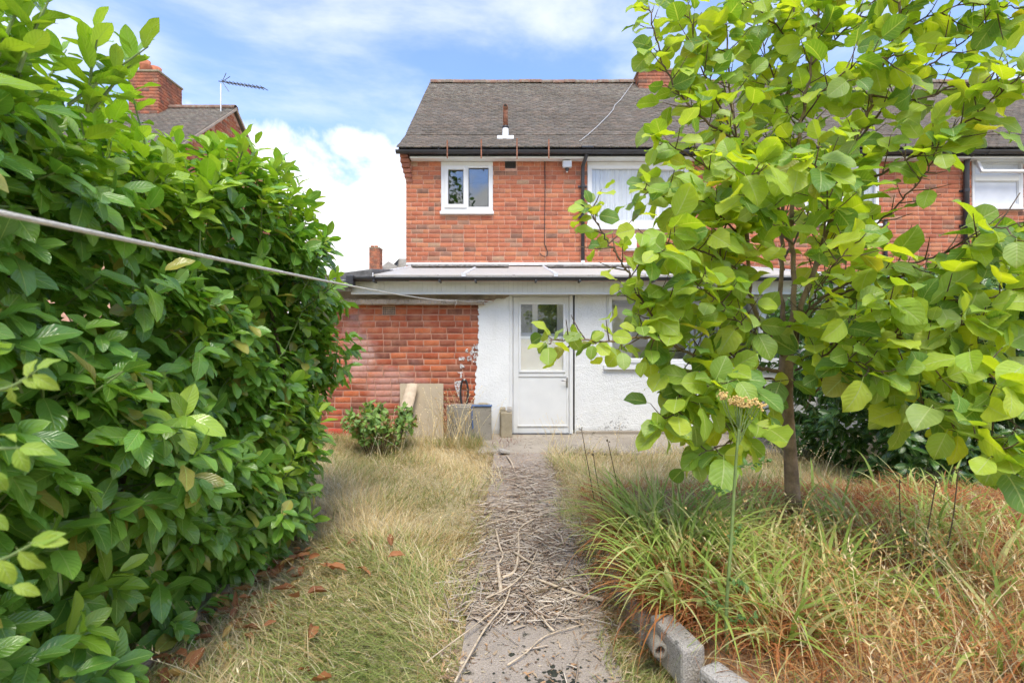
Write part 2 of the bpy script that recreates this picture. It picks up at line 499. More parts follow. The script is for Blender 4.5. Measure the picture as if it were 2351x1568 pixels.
M['felt'] = simple('grey_roof_felt', (0.13, 0.125, 0.12), 0.95, 0.3, 12, 0.5, 80, dirt=(0.40, 0.38, 0.35), dirt_amt=0.3, dirt_scale=20)
M['old_board'] = simple('weathered_board', (0.24, 0.22, 0.20), 0.9, 0.35, 14, 0.5, 50, dirt=(0.08, 0.07, 0.06), dirt_amt=0.4, dirt_scale=14)
M['glass'] = m_glass('window_glass', 0.20, (0.96, 0.98, 0.97))
M['glass_clear'] = m_glass('door_glass', 0.07, (0.97, 0.98, 0.98))
M['glass_frost'] = simple('frosted_glass', (0.62, 0.64, 0.68), 0.25, 0.05, 3)
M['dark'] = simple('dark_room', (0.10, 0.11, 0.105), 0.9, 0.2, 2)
M['room'] = simple('beige_room_wall', (0.70, 0.65, 0.56), 0.9, 0.06, 2)
M['curtain'] = simple('net_curtain', (0.62, 0.64, 0.68), 0.9, 0.04, 5)
M['vent_dark'] = simple('dark_vent', (0.05, 0.045, 0.04), 0.8, 0.2, 20)
M['terracotta'] = simple('terracotta', (0.48, 0.17, 0.085), 0.85, 0.2, 8, 0.3, 60)
M['vent_clay'] = simple('buff_clay', (0.42, 0.28, 0.2), 0.9, 0.2, 20)
M['rust'] = simple('rusty_pipe', (0.25, 0.10, 0.055), 0.8, 0.45, 18, 0.5, 50, dirt=(0.42, 0.30, 0.22), dirt_amt=0.4, dirt_scale=15)
M['lead'] = simple('pale_flashing', (0.72, 0.72, 0.71), 0.5, 0.1, 8, dirt=(0.2, 0.2, 0.2), dirt_amt=0.2, dirt_scale=25)
M['steel'] = simple('worn_steel', (0.42, 0.40, 0.37), 0.35, 0.2, 20, metal=0.9)
M['aerial'] = simple('aerial_metal', (0.09, 0.09, 0.095), 0.5, 0.2, 20, metal=0.3)
M['mast'] = simple('pale_mast', (0.60, 0.60, 0.60), 0.4, 0.1, 6)
M['cable'] = simple('black_cable', (0.03, 0.028, 0.028), 0.6, 0.2, 20)
M['cable_grey'] = simple('grey_cable', (0.42, 0.41, 0.40), 0.6, 0.2, 20)
M['rope'] = simple('white_rope', (0.74, 0.71, 0.64), 0.8, 0.1, 60, 0.8, 400)
M['bark'] = simple('tree_bark', (0.25, 0.175, 0.115), 0.9, 0.35, 14, 0.8, 70, dirt=(0.30, 0.25, 0.18), dirt_amt=0.3, dirt_scale=20)
M['twig'] = simple('dark_twig', (0.12, 0.08, 0.05), 0.8, 0.3, 20, 0.4, 80)
M['green_stem'] = simple('green_stem', (0.17, 0.24, 0.07), 0.7, 0.2, 20)
M['brown_stem'] = simple('brown_stem', (0.13, 0.095, 0.05), 0.8, 0.3, 20)
M['board'] = simple('hardboard', (0.35, 0.28, 0.185), 0.85, 0.1, 3, 0.2, 100, dirt=(0.26, 0.2, 0.13), dirt_amt=0.3, dirt_scale=3)
M['pale_wood'] = simple('pale_timber', (0.52, 0.41, 0.28), 0.8, 0.15, 10, 0.4, 60)
M['old_stone'] = m_concrete('lichened_stone', (0.34, 0.29, 0.20), 0.5, 0.5, 1.6)
M['edging'] = m_concrete('dark_edging_stone', (0.33, 0.25, 0.17), 0.5, 0.4, 1.3)
M['blue'] = simple('blue_plastic', (0.07, 0.13, 0.27), 0.4, 0.2, 12)
M['stick'] = simple('dry_stick', (0.54, 0.43, 0.30), 0.85, 0.25, 25, 0.5, 90)
M['litter'] = m_grass('twig_litter', 0.0, 0.85)
M['grass'] = m_grass('grass_blades', 0.42)
M['ground'] = m_ground()
M['laurel'] = m_leaf('laurel_leaf', 0.21, 0.33, 8.0, 0.6, (1.3, 1.3, 0.3), (1.2, 1.25, 1.3), 0.6, (0.36, 0.50, 0.12), 0.13)
M['magnolia'] = m_leaf('tree_leaf', 0.46, 0.5, 7.0, 0.7, (1.55, 1.35, 0.25), (1.1, 1.08, 1.2), 0.5, (0.50, 0.60, 0.26), 0.28, 0.5)
M['shrub'] = m_leaf('shrub_leaf', 0.5, 0.35, 5.0, 0.7, (1.3, 1.3, 0.4), (1.1, 1.1, 1.2), 0.4, (0.4, 0.5, 0.2), 0.15)
M['dead_leaf'] = m_leaf('fallen_leaf', 0.6, 0.15, 7.0, 0.6, (1.2, 1.0, 0.6), (1.1, 1.1, 1.1), 0.3, (0.50, 0.33, 0.15), 0.15)
M['flower'] = simple('yellow_flower', (0.60, 0.42, 0.15), 0.8, 0.3, 90)
M['purple'] = simple('purple_flower', (0.22, 0.10, 0.30), 0.8, 0.3, 60)
M['seed'] = simple('brown_seed_head', (0.20, 0.12, 0.06), 0.9, 0.3, 60)
M['bed_soil'] = simple('bed_thatch', (0.30, 0.19, 0.10), 0.95, 0.4, 30, 0.8, 60, dirt=(0.40, 0.27, 0.13), dirt_amt=0.5, dirt_scale=30)
M['plinth'] = None

# ------------------------------------------------------------------ bricks and tiles
BR_F = np.array([(8,9,10,11),(4,5,9,8),(5,6,10,9),(6,7,11,10),(7,4,8,11),(0,1,5,4),(1,2,6,5),(2,3,7,6),(3,0,4,7)])
def brick_verts(a, b, z0, z1, proud, back=0.03, bev=0.006, jit=0.0):
    """wall coordinates u (along), n (outwards), z; arrays of N bricks -> (N,12,3)"""
    N = len(a)
    def rect(i, nn):
        i = np.broadcast_to(i, (N,))
        q = np.zeros((N, 4, 3))
        q[:, 0] = np.stack([a + i, nn, z0 + i], 1); q[:, 1] = np.stack([b - i, nn, z0 + i], 1)
        q[:, 2] = np.stack([b - i, nn, z1 - i], 1); q[:, 3] = np.stack([a + i, nn, z1 - i], 1)
        return q
    V = np.concatenate([rect(0.0, np.full(N, -back)), rect(0.0, proud - bev), rect(bev, proud)], 1)
    if jit:
        J = rng.normal(0, jit, (N, 4, 3)); J[:, :, 1] *= 0.25; J[:, :, 2] *= 0.6
        V[:, 8:12] += J; V[:, 4:8] += J * 0.8
    return V
def bricks_in(x0, x1, z0, z1, openings, course, pitch, seed, joint=0.0125, header=0.12):
    r = np.random.default_rng(seed)
    out = []
    k = 0
    while z0 + k*course < z1 - 0.02:
        za = z0 + k*course; zb = min(za + course - joint, z1)
        u = x0 - (pitch/2 if k % 2 else 0) - r.uniform(0, 0.03)
        while u < x1:
            L = pitch if r.random() > header else pitch*0.5
            a, b = max(u, x0), min(u + L - joint, x1)
            u += L
            segs = [(a, b)]
            for (oa, ob, oza, ozb) in openings:
                if zb > oza and za < ozb:
                    ns = []
                    for (p, q) in segs:
                        if q <= oa or p >= ob: ns.append((p, q))
                        else:
                            if p < oa: ns.append((p, oa))
                            if q > ob: ns.append((ob, q))
                    segs = ns
            for p, q in segs:
                if q - p > 0.035: out.append((p, q, za, zb))
        k += 1
    return np.array(out)
def wall_frame(O, U, N):
    O, U, N = np.array(O, float), np.array(U, float), np.array(N, float)
    return lambda V: O + V[..., 0:1]*U + V[..., 1:2]*N + V[..., 2:3]*np.array([0, 0, 1.0])
def lay_bricks(parent, rects, tints, weights, mat, O=(0,0,0), U=(1,0,0), N=(0,-1,0), proud=0.005, n_obj=300, want=None, pitch=0.234, course=0.09, joint=0.0125, jit=0.0012, seed=3, tint_fn=None, bev=0.004):
    """the bricks that show largest are objects of their own, the rest one joined part"""
    r = np.random.default_rng(seed)
    T = np.array(tints); idx = r.choice(len(T), len(rects), p=np.array(weights)/sum(weights))
    pr = proud + r.normal(0, 0.0016, len(rects))
    full = np.abs((rects[:, 1] - rects[:, 0]) - (pitch - joint)) < 0.004
    full &= np.abs((rects[:, 3] - rects[:, 2]) - (course - joint)) < 0.002
    if want is not None: full &= want(rects)
    cand = np.nonzero(full)[0]
    r.shuffle(cand)
    pick = set(cand[:n_obj].tolist())
    wf = wall_frame(O, U, N)
    meshes = {}
    L, H = pitch - joint, course - joint
    Uv, Nv = np.array(U, float), np.array(N, float)
    for i in pick:
        key = (int(idx[i]), int(r.integers(3)))
        if key not in meshes:
            bv = brick_verts(np.array([-L/2]), np.array([L/2]), np.array([-H/2]), np.array([H/2]), np.array([0.0]), 0.035, bev, jit*2)[0]
            bv = bv[:, 0:1]*Uv + bv[:, 1:2]*Nv + bv[:, 2:3]*np.array([0, 0, 1.0])
            c = T[idx[i]]*r.uniform(0.88, 1.12)
            meshes[key] = np_mesh('brick', bv, BR_F, mat, np.tile(c, (12, 1)))
        o = link('brick', meshes[key], parent)
        a, b, z0, z1 = rects[i]
        o.location = wf(np.array([(a+b)/2, pr[i], (z0+z1)/2]))
    rest = np.array([i for i in range(len(rects)) if i not in pick])
    if len(rest):
        q = rects[rest]
        V = wf(brick_verts(q[:, 0], q[:, 1], q[:, 2], q[:, 3], pr[rest], 0.03, bev, jit))
        F = (BR_F[None] + 12*np.arange(len(rest))[:, None, None]).reshape(-1, 4)
        C = T[idx[rest]] * r.uniform(0.85, 1.15, (len(rest), 1))
        if tint_fn is not None: C = tint_fn(q, C)
        me = np_mesh('brickwork', V.reshape(-1, 3), F, mat, np.repeat(C, 12, 0))
        tag(link('brickwork', me, parent), kind='stuff')

TL_F = np.array([(4,5,6,7),(0,1,5,4),(1,2,6,5),(3,0,4,7),(2,3,7,6)])
def lay_tiles(parent, x0, x1, prof, n_obj, want, seed, gauge=0.1, wid=0.166, facing=-1):
    """plain tiles in courses up a roof whose section is prof = [(y, z)] from eave to ridge"""
    r = np.random.default_rng(seed)
    pts = [np.array(p, float) for p in prof]
    seg = [np.linalg.norm(b - a) for a, b in zip(pts[:-1], pts[1:])]
    tot = sum(seg)
    def at(sv):
        for a, b, L in zip(pts[:-1], pts[1:], seg):
            if sv <= L or b is pts[-1]: 
                t = (b - a)/L
                return a + t*sv, t
            sv -= L
    rows = []
    s0 = 0.0; k = 0
    while s0 < tot - 0.03:
        p, t = at(s0)
        n = np.array([-t[1], t[0]]) if facing < 0 else np.array([t[1], t[0]])
        sag = 0.012*math.sin(k*0.55 + seed)
        off = (0.5*wid if k % 2 else 0) + r.uniform(-0.006, 0.006)
        xs = np.arange(x0 - off, x1 - 0.02, wid)
        for xa in xs:
            a, b = max(xa, x0), min(xa + wid - 0.004, x1)
            if b - a > 0.03: rows.append((a, b, p[0], p[1], t[0], t[1], n[0], n[1], k))
        s0 += gauge; k += 1
    rows = np.array(rows)
    N = len(rows)
    a, b = rows[:, 0], rows[:, 1]
    p, t, n = rows[:, 2:4], rows[:, 4:6], rows[:, 6:8]
    lift = 0.040 + r.normal(0, 0.003, N) + 0.0035*np.sin(rows[:, 0]*1.7 + rows[:, 8]*0.3)
    skew = r.normal(0, 0.002, N)
    V = np.zeros((N, 8, 3))
    th, ln = 0.022, 0.145
    def setv(i, x, sl, h):
        V[:, i, 0] = x; V[:, i, 1:] = p + t*sl[:, None] + n*h[:, None]
    z = np.zeros(N)
    setv(0, a, z + skew, lift - th); setv(1, b, z - skew, lift - th); setv(2, b, z + ln, z + 0.002); setv(3, a, z + ln, z + 0.002)
    setv(4, a, z + skew, lift); setv(5, b, z - skew, lift); setv(6, b, z + ln, z + 0.002 + th); setv(7, a, z + ln, z + 0.002 + th)
    TT = 0.86*np.array([(0.185, 0.155, 0.132), (0.205, 0.168, 0.142), (0.17, 0.150, 0.130), (0.225, 0.178, 0.145), (0.20, 0.175, 0.150)])
    ci = r.integers(0, len(TT), N)
    cand = np.nonzero(want(rows) & (b - a > wid - 0.006))[0]
    cand = cand[np.argsort(rows[cand, 8], kind='stable')][:n_obj]
    pick = set(cand.tolist())
    cache = {}
    for i in cand:
        key = (int(ci[i]), round(float(t[i, 1]), 3), int(r.integers(3)))
        c = V[i].mean(0)
        if key not in cache:
            cache[key] = np_mesh('roof_tile', V[i] - c, TL_F, M['tile'], np.tile(TT[ci[i]]*r.uniform(0.85, 1.15), (8, 1)))
        o = link('roof_tile', cache[key], parent)
        o.location = c
    rest = np.array([i for i in range(N) if i not in pick])
    F = (TL_F[None] + 8*np.arange(len(rest))[:, None, None]).reshape(-1, 4)
    C = np.repeat(TT[ci[rest]]*r.uniform(0.8, 1.2, (len(rest), 1)), 8, 0)
    tag(link('roof_tiles', np_mesh('roof_tiles', V[rest].reshape(-1, 3), F, M['tile'], C), parent), kind='stuff')

# ------------------------------------------------------------------ ground, path, patio, bed
GZ = -0.04
def grid_mesh(name, x0, x1, y0, y1, nx, ny, zf, mat):
    X, Y = np.meshgrid(np.linspace(x0, x1, nx), np.linspace(y0, y1, ny))
    V = np.stack([X.ravel(), Y.ravel(), zf(X.ravel(), Y.ravel())], 1)
    i = np.arange(nx*ny).reshape(ny, nx)
    F = np.stack([i[:-1, :-1].ravel(), i[:-1, 1:].ravel(), i[1:, 1:].ravel(), i[1:, :-1].ravel()], 1)
    return np_mesh(name, V, F, mat, smooth=True)
def wob(x, y, s=1.0):
    return (np.sin(x*3.1*s + 1.3) * np.cos(y*2.7*s + 0.4) + 0.6*np.sin(x*7.3*s + y*5.1*s) + 0.35*np.sin(x*17*s - y*13*s + 2))
g = MB(); g.box(-300, 300, -120, 600, GZ - 0.5, GZ)
tag(g.build('ground', M['ground']), kind='structure')
pz = -0.012
def pathz(x, y): return pz + 0.004*wob(x, y, 0.8)
me = grid_mesh('garden_path', -0.22, 0.45, 0.6, 6.3, 16, 60, pathz, M['concrete'])
path = link('garden_path', me); tag(path, kind='structure')
sk = MB(); sk.box(-0.218, 0.448, 0.6, 6.3, GZ - 0.05, pz - 0.02)
sk.build('path_edge', M['concrete'], path)
pt = MB(); pt.box(-0.42, 4.9, 6.12, 7.40, GZ - 0.1, 0.0)
tag(pt.build('patio', M['patio'], bevel=0.015), kind='structure')
BEDX = lambda y: 0.60 + 0.07*np.maximum(0, 2.2 - y)*2 - 0.03*np.clip(y - 2.2, 0, 2)
def bedz(x, y):
    e = np.clip((x - BEDX(y))/0.12, 0, 1); f = np.clip((4.75 - y)/0.8, 0, 1)
    return GZ - 0.02 + (0.215 + 0.03*wob(x, y, 0.7)) * e * (f*f*(3 - 2*f))
me = grid_mesh('raised_bed', 0.5, 6.5, 0.5, 4.8, 60, 60, bedz, M['bed_soil'])
tag(link('raised_bed', me), kind='structure')

# ------------------------------------------------------------------ window builder
def window(parent, name, d, X0, X1, Z0, Z1, panes, depth=0.07, sill=None, head=None, glass='glass', back=None, frame_mat='upvc', label=None, sash=()):
    """frame round panes given as (xa, xb, za, zb), all in world metres, front face at y = d"""
    fr = MB().holes(X0, X1, Z0, Z1, panes, d - 0.012, d + depth)
    f = fr.build(name, M[frame_mat], parent, bevel=0.004)
    if label: f['label'] = label
    for (xa, xb, za, zb) in sash:                      # proud opening sash
        s = MB().holes(xa, xb, za, zb, [p for p in panes if p[0] > xa - 0.01 and p[1] < xb + 0.01], d - 0.034, d - 0.0125)
        s.build('sash', M[frame_mat], f, bevel=0.004)
    for (xa, xb, za, zb) in panes:
        b = MB()
        w = 0.012
        b.box(xa - 0.001, xa + w, d + 0.004, d + 0.02, za, zb); b.box(xb - w, xb + 0.001, d + 0.004, d + 0.02, za, zb)
        b.box(xa + w, xb - w, d + 0.004, d + 0.02, zb - w, zb + 0.001); b.box(xa + w, xb - w, d + 0.004, d + 0.02, za - 0.001, za + w)
        b.build('glazing_bead', M['black'] if glass == 'glass' else M[frame_mat], f)
        p = MB().box(xa + w*0.5, xb - w*0.5, d + 0.022, d + 0.028, za + w*0.5, zb - w*0.5)
        p.build('pane', M[glass], f)
    if sill:
        MB().box(sill[0], sill[1], d - 0.07, d + 0.02, sill[2], sill[3]).build('sill', M[frame_mat], f, bevel=0.006)
    if head:
        MB().box(X0, X1, d - 0.006, d + depth, head[0], head[1]).build('head_board', M['white'], f, bevel=0.003)
    return f
def room(parent, X0, X1, Z0, Z1, d0, d1, mat, top=True):
    """five inner faces of the room behind a window"""
    m = MB()
    t = 0.03
    m.box(X0 - t, X1 + t, d1, d1 + t, Z0 - t, Z1 + t)
    m.box(X0 - t, X0, d0, d1, Z0, Z1); m.box(X1, X1 + t, d0, d1, Z0, Z1)
    m.box(X0 - t, X1 + t, d0, d1, Z0 - t, Z0)
    if top: m.box(X0 - t, X1 + t, d0, d1, Z1, Z1 + t)
    return m.build('inner_room', M[mat], parent)
def curtain(parent, X0, X1, Z0, Z1, d, seed, amp=0.012):
    r = np.random.default_rng(seed)
    n = 220
    x = np.linspace(X0, X1, n)
    y = d + amp*np.sin(x*62 + 1.5*np.sin(x*9 + seed)) + amp*0.7*np.sin(x*131 + seed) + 0.004*r.normal(0, 1, n)
    V = np.concatenate([np.stack([x, y, np.full(n, Z0)], 1), np.stack([x, d + (y - d)*0.7, np.full(n, Z1)], 1)])
    i = np.arange(n - 1)
    F = np.stack([i, i + 1, i + 1 + n, i + n], 1)
    return link('net_curtain', np_mesh('net_curtain', V, F, M['curtain'], smooth=True), parent)

# ------------------------------------------------------------------ the terrace: two houses under one roof line
UP_T = [(0.56,0.185,0.095),(0.53,0.165,0.085),(0.47,0.145,0.080),(0.61,0.235,0.115),(0.38,0.145,0.09),(0.42,0.23,0.15),(0.25,0.135,0.095),(0.47,0.30,0.19)]
UP_T = [tuple(c*0.86 for c in q) for q in UP_T]
UP_W = [6, 6, 4, 3, 2.2, 1.3, 0.9, 0.5]
ROOF = [(9.70, 5.09), (10.45, 5.60), (13.59, 8.33)]
SPLIT = 4.40
house_z0 = 2.70
def house(name, label, X0, X1, openings, seed, n_br, n_ti, want_b, want_t):
    t = thing(name, label, 'house', ((X0 + X1)/2, DH, GZ))
    zt = HZ(366)
    w = MB().holes(X0, X1, GZ, zt + 0.1, openings, DH + 0.004, DH + 0.25)
    w.box(X0, X0 + 0.25, DH + 0.25, 17.0, GZ, zt + 0.1)
    w.box(X1 - 0.25, X1, DH + 0.25, 17.0, GZ, zt + 0.1)
    w.box(X0, X1, 17.0, 17.25, GZ, zt + 0.1)
    wall = w.build('wall', M['mortar'], t)
    rects = bricks_in(X0, X1, house_z0, zt + 0.02, openings, 0.0895, 0.234, seed)
    lay_bricks(t, rects, UP_T, UP_W, M['brick'], O=(0, DH, 0), n_obj=n_br, want=want_b, course=0.0895, seed=seed)
    # roof
    XL, XR = X0 - (0.09 if X0 < 0 else 0.0), X1
    deck = MB()
    ys = [p[0] for p in ROOF]; zs = [p[1] for p in ROOF]
    for i in range(2):
        deck.add([(XL, ys[i], zs[i]), (XR, ys[i], zs[i]), (XR, ys[i+1], zs[i+1]), (XL, ys[i+1], zs[i+1])], [(0,1,2,3)])
    deck.add([(XL, ys[2], zs[2]), (XR, ys[2], zs[2]), (XR, 17.5, 5.09), (XL, 17.5, 5.09)], [(0,1,2,3)])
    for X in (XL, XR):
        deck.add([(X, ys[0], zs[0]-0.02), (X, ys[1], zs[1]-0.02), (X, ys[2], zs[2]-0.02), (X, 17.5, 5.07)], [(0,1,2,3)])
    deck.build('roof_deck', M['felt'], t)
    lay_tiles(t, XL - 0.03 if X0 < 0 else XL, XR, ROOF, n_ti, want_t, seed + 7)
    nr = int((XR - XL)/0.30)
    prof = [(0.125*math.cos(a), 0.10*math.sin(a)) for a in np.linspace(-0.25, math.pi + 0.25, 9)]
    rm = MB()
    vs, fs = [], []
    for x in (-0.148, 0.148):
        for (a, b) in prof: vs.append((x, a, b))
    for x in (-0.148, 0.148):
        for (a, b) in prof: vs.append((x, a*0.86, b*0.86 - 0.004))
    n = len(prof)
    for i in range(n - 1): fs.append((i, i+1, n+i+1, n+i))
    fs.append(tuple(range(n)) + tuple(range(3*n - 1, 2*n - 1, -1)))
    fs.append(tuple(range(n, 2*n))[::-1] + tuple(range(3*n, 4*n)))
    tints = [(0.25, 0.14, 0.10), (0.22, 0.16, 0.12), (0.30, 0.17, 0.12)]
    mes = []
    for c in tints:
        me = bpy.data.meshes.new('ridge_tile'); me.from_pydata(vs, [], fs); me.update()
        a = me.attributes.new('tint', 'FLOAT_COLOR', 'POINT'); a.data.foreach_set('color', np.tile(np.array(c + (1,), np.float32), len(vs)))
        me.materials.append(M['tile']); mes.append(me)
    for k in range(nr):
        o = link('ridge_tile', mes[k % 3], t)
        o.location = (XL + 0.15 + k*(XR - XL)/nr, ROOF[2][0] + random.uniform(-.006, .006), ROOF[2][1] + 0.005 + random.uniform(-.008, .008))
        o.rotation_euler = (0, random.uniform(-0.02, 0.02), random.uniform(-.02, .02))
    # eaves: gutter, fascia, soffit board
    fa = MB(); xf = X0 + 0.11 if X0 < 0 else X0
    fa.box(xf, XR, 9.80, 9.83, HZ(363) - 0.035, 5.10)
    fa.build('fascia', M['fascia_black'], t)
    so = MB(); so.box(xf, XR, 9.815, 9.99, HZ(372) + 0.005, HZ(363) - 0.037)
    so.build('soffit_board', M['white'], t, bevel=0.004)
    # half-round gutter
    gu = MB(); n = 9
    gy, gz, gr = 9.735, 5.055, 0.062
    xa, xb = XL - 0.05 if X0 < 0 else XL, XR
    vs = []
    for x in (xa, xb):
        for rr in (gr, gr - 0.006):
            for k in range(n):
                a = math.pi + math.pi*k/(n - 1)
                vs.append((x, gy + rr*math.cos(a), gz + rr*math.sin(a)))
    fs = [(k, k+1, 2*n+k+1, 2*n+k) for k in range(n-1)] + [(n+k+1, n+k, 3*n+k, 3*n+k+1) for k in range(n-1)]
    fs += [tuple(range(n)), tuple(range(2*n, 3*n))[::-1]]
    gu.add(vs, fs)
    gut = gu.build('gutter', M['black'], t, smooth=False)
    for x in np.arange(xa + 0.75, xb, 1.02):
        cl = MB(); pr = [(gy + (gr+0.004)*math.cos(a), gz + (gr+0.004)*math.sin(a)) for a in np.linspace(math.pi, 2*math.pi, 9)]
        cl.tube([(x, a, b) for a, b in pr], 0.009, 6)
        cl.build('gutter_clip', M['black'], gut)
    return t, wall, gut
winA1 = (HX(1012.2), HX(1131.8), HZ(494), HZ(371))
winA2 = (HX(1348), HX(1580), HZ(529), HZ(371))
winB1 = (HX(1846), HX(2018), HZ(522), HZ(371))
winB2 = (HX(2231), HX(2349), HZ(483), HZ(366))
vent = (HX(1159.5), HX(1184.5), HZ(387), HZ(370))
XL = HX(932.5)
hA, wallA, gutA = house('brick_terraced_house', 'red brick house with rusty flue on its dark tiled roof, behind white extension', XL, SPLIT, [winA1, winA2, vent], 21, 300, 300,
    lambda r: (r[:, 2] > HZ(603)), lambda r: (r[:, 0] < HX(1500)))
hB, wallB, gutB = house('brick_terraced_house', 'red brick house at right half hidden by tree, with open top window', SPLIT + 0.002, 15.5, [winB1, winB2], 22, 300, 300,
    lambda r: (r[:, 0] > HX(1690)) & (r[:, 1] < HX(2340)) & (r[:, 2] > HZ(600)), lambda r: (r[:, 0] > HX(2030)) & (r[:, 0] < HX(2345)))
tag(hA, group='terraced houses under one roof'); tag(hB, group='terraced houses under one roof')
# corbelled corner under the left eave
for k in range(6):
    rects = np.array([[XL - 0.02*min(k, 4) - 0.005, XL + 0.13 - 0.012*k, 5.06 - 0.0895*(6-k) - 0.005, 5.06 - 0.0895*(5-k) - 0.016]])
    V = wall_frame((0, DH - 0.012 - 0.035*k, 0), (1, 0, 0), (0, -1, 0))(brick_verts(rects[:, 0], rects[:, 1], rects[:, 2], rects[:, 3], np.array([0.01]), 0.02 + 0.035*k, 0.006, 0.002))
    link('corbel_brick', np_mesh('corbel_brick', V[0], BR_F, M['brick_soot'], np.tile([0.36, 0.13, 0.085], (12, 1))), hA)
cb = MB()
cb.prism([(XL - 0.08, 5.04), (XL + 0.105, 5.04), (XL + 0.10, 4.6), (XL, 4.52)], 9.975, 9.999)
cb.build('corbel_mortar', M['mortar_ext'], hA)
# small bedroom window
zx = lambda z: HX(906.1 + z*0.1823)
zy = lambda z: HZ(342.9 + z*0.1823)
w = window(hA, 'window', DH, zx(586), zx(1236), zy(786), zy(212), [(zx(675), zx(868), zy(697), zy(262)), (zx(930), zx(1184), zy(728), zy(238))],
    sill=(zx(573), zx(1250), zy(826), zy(787)), head=(zy(211), zy(158)), sash=[(zx(630), zx(909), zy(742), zy(217))])
room(w, zx(590), zx(1232), zy(780), zy(215), DH + 0.255, DH + 1.1, 'dark')
# large bedroom window with net curtain
yx = lambda z: HX(1316.4 + z*0.1562)
yy = lambda z: HZ(318.4 + z*0.1562)
w = window(hA, 'window', DH, yx(207), yx(1690), yy(1255), yy(395), [(yx(265), yx(1180), yy(1210), yy(440)), (yx(1255), yx(1575), yy(1180), yy(462))],
    sill=(yx(195), yx(1700), yy(1345), yy(1257)), head=(yy(394), yy(342)), sash=[(yx(1215), yx(1665), yy(1235), yy(405))], glass='glass_clear')
curtain(w, yx(215), yx(1680), yy(1250), yy(440), DH + 0.062, 3)
room(w, yx(212), yx(1684), yy(1252), yy(400), DH + 0.255, DH + 1.6, 'room')
# airbrick, floodlight, alarm box, cable, downpipe
v = MB(); a, b, c, d_ = vent
v.box(a, b, DH + 0.02, DH + 0.06, c, d_)
vo = v.build('air_vent', M['vent_dark'], hA)
gr = MB()
for k in range(7): gr.box(a + (b-a)*(k/6)*0.94, a + (b-a)*(k/6)*0.94 + 0.008, DH - 0.002, DH + 0.02, c, d_)
for k in range(6): gr.box(a, b, DH - 0.001, DH + 0.019, c + (d_-c)*(k/5)*0.94, c + (d_-c)*(k/5)*0.94 + 0.008)
gr.build('vent_grille', M['vent_dark'], vo)
fl = thing('security_light', 'white security floodlight under the eaves of the brick house', 'light', (zx(2165), DH - 0.05, zy(250)))
b_ = MB().box(zx(2108), zx(2222), DH - 0.13, DH - 0.05, zy(255), zy(168)); b_.build('lamp_body', M['mast'], fl, bevel=0.008)
b_ = MB().box(zx(2118), zx(2212), DH - 0.136, DH - 0.129, zy(246), zy(178)); b_.build('lens', M['glass_frost'], fl)
b_ = MB().box(zx(2140), zx(2190), DH - 0.06, DH + 0.004, zy(205), zy(160)); b_.build('bracket', M['black'], fl)
b_ = MB().ring([(0.0, -0.03), (0.025, -0.02), (0.038, 0.0), (0.038, 0.035), (0.0, 0.04)], (zx(2165), DH - 0.09, zy(285)), 2, 12); b_.build('motion_sensor', M['black'], fl, smooth=True)
b_ = MB().ring([(0.0, -0.022), (0.016, -0.014), (0.02, 0.0), (0.0, 0.002)], (zx(2165), DH - 0.09, zy(302)), 2, 10); b_.build('sensor_lens', M['upvc'], fl, smooth=True)
al = thing('alarm_box', 'plain white alarm box on brickwork below the curtained window', 'box', (HX(1445), DH, HZ(578)))
b_ = MB().box(HX(1431), HX(1460), DH - 0.075, DH - 0.004, HZ(577), HZ(539)); b_.build('cover', M['upvc'], al, bevel=0.012)
b_ = MB().box(HX(1434), HX(1457), DH - 0.08, DH - 0.0745, HZ(574), HZ(571.5)); b_.build('seam', M['grey_fascia'], al)
cbl = MB(); pts = [(zx(1888), DH - 0.02, zy(130)), (zx(1894), DH - 0.016, zy(500)), (zx(1889), DH - 0.016, zy(900)), (zx(1888), DH - 0.016, zy(1200)), (zx(1905), DH - 0.018, zy(1240)), (zx(1928), DH - 0.02, zy(1300)), (zx(1918), DH - 0.03, zy(1345)), (zx(1890), DH - 0.035, zy(1357)), (zx(1855), DH - 0.035, zy(1345)), (zx(1825), DH - 0.03, zy(1310))]
tag(cbl.tube(pts, 0.0085, 6).build('loose_cable', M['cable'], smooth=True), 'black cable hanging loose down brick wall with hooked end', 'cable')
def downpipe(parent, x, y0, y1, d, gutter_y, elbow=True):
    m = MB(); X = HX(x)
    top = Vector((X + 0.06, 9.735, HZ(350)))
    if elbow: pts = [top, (X + 0.06, 9.735, HZ(358)), (X + 0.05, 9.76, HZ(366)), (X + 0.0, 9.91, HZ(385)), (X, 9.925, HZ(395)), (X, 9.925, HZ(y1))]
    else: pts = [(X, 9.80, HZ(350)), (X, 9.82, HZ(362)), (X, 9.91, HZ(372)), (X, 9.925, HZ(382)), (X, 9.925, HZ(y1))]
    m.tube(pts, 0.036 if elbow else 0.05, 12)
    o = m.build('downpipe', M['black'], parent, smooth=True)
    for zc in (HZ(430), HZ(500)) if elbow else (HZ(440), HZ(520)):
        c = MB().ring([(0.034, -0.03), (0.046 if elbow else 0.058, -0.03), (0.046 if elbow else 0.058, 0.03), (0.034, 0.03)], (X, 9.925, zc), 2, 14)
        c.box(X - 0.09, X + 0.09, 9.965, 9.993, zc - 0.02, zc + 0.02)
        c.build('pipe_clip', M['black'], o)
    return o
downpipe(hA, 1337, 350, 600, DH, 345)
MB().box(HX(1333) - 0.03, HX(1350) + 0.05, 9.66, 9.80, HZ(349), 5.085).build('gutter_outlet', M['black'], hA, bevel=0.01)
MB().tube([(HX(1337), 9.925, HZ(600)), (HX(1337), 9.925, HZ(612))], 0.038, 12).build('pipe_shoe', M['upvc'], hA, smooth=True)
downpipe(hB, 2211, 350, 640, DH, 345, False)
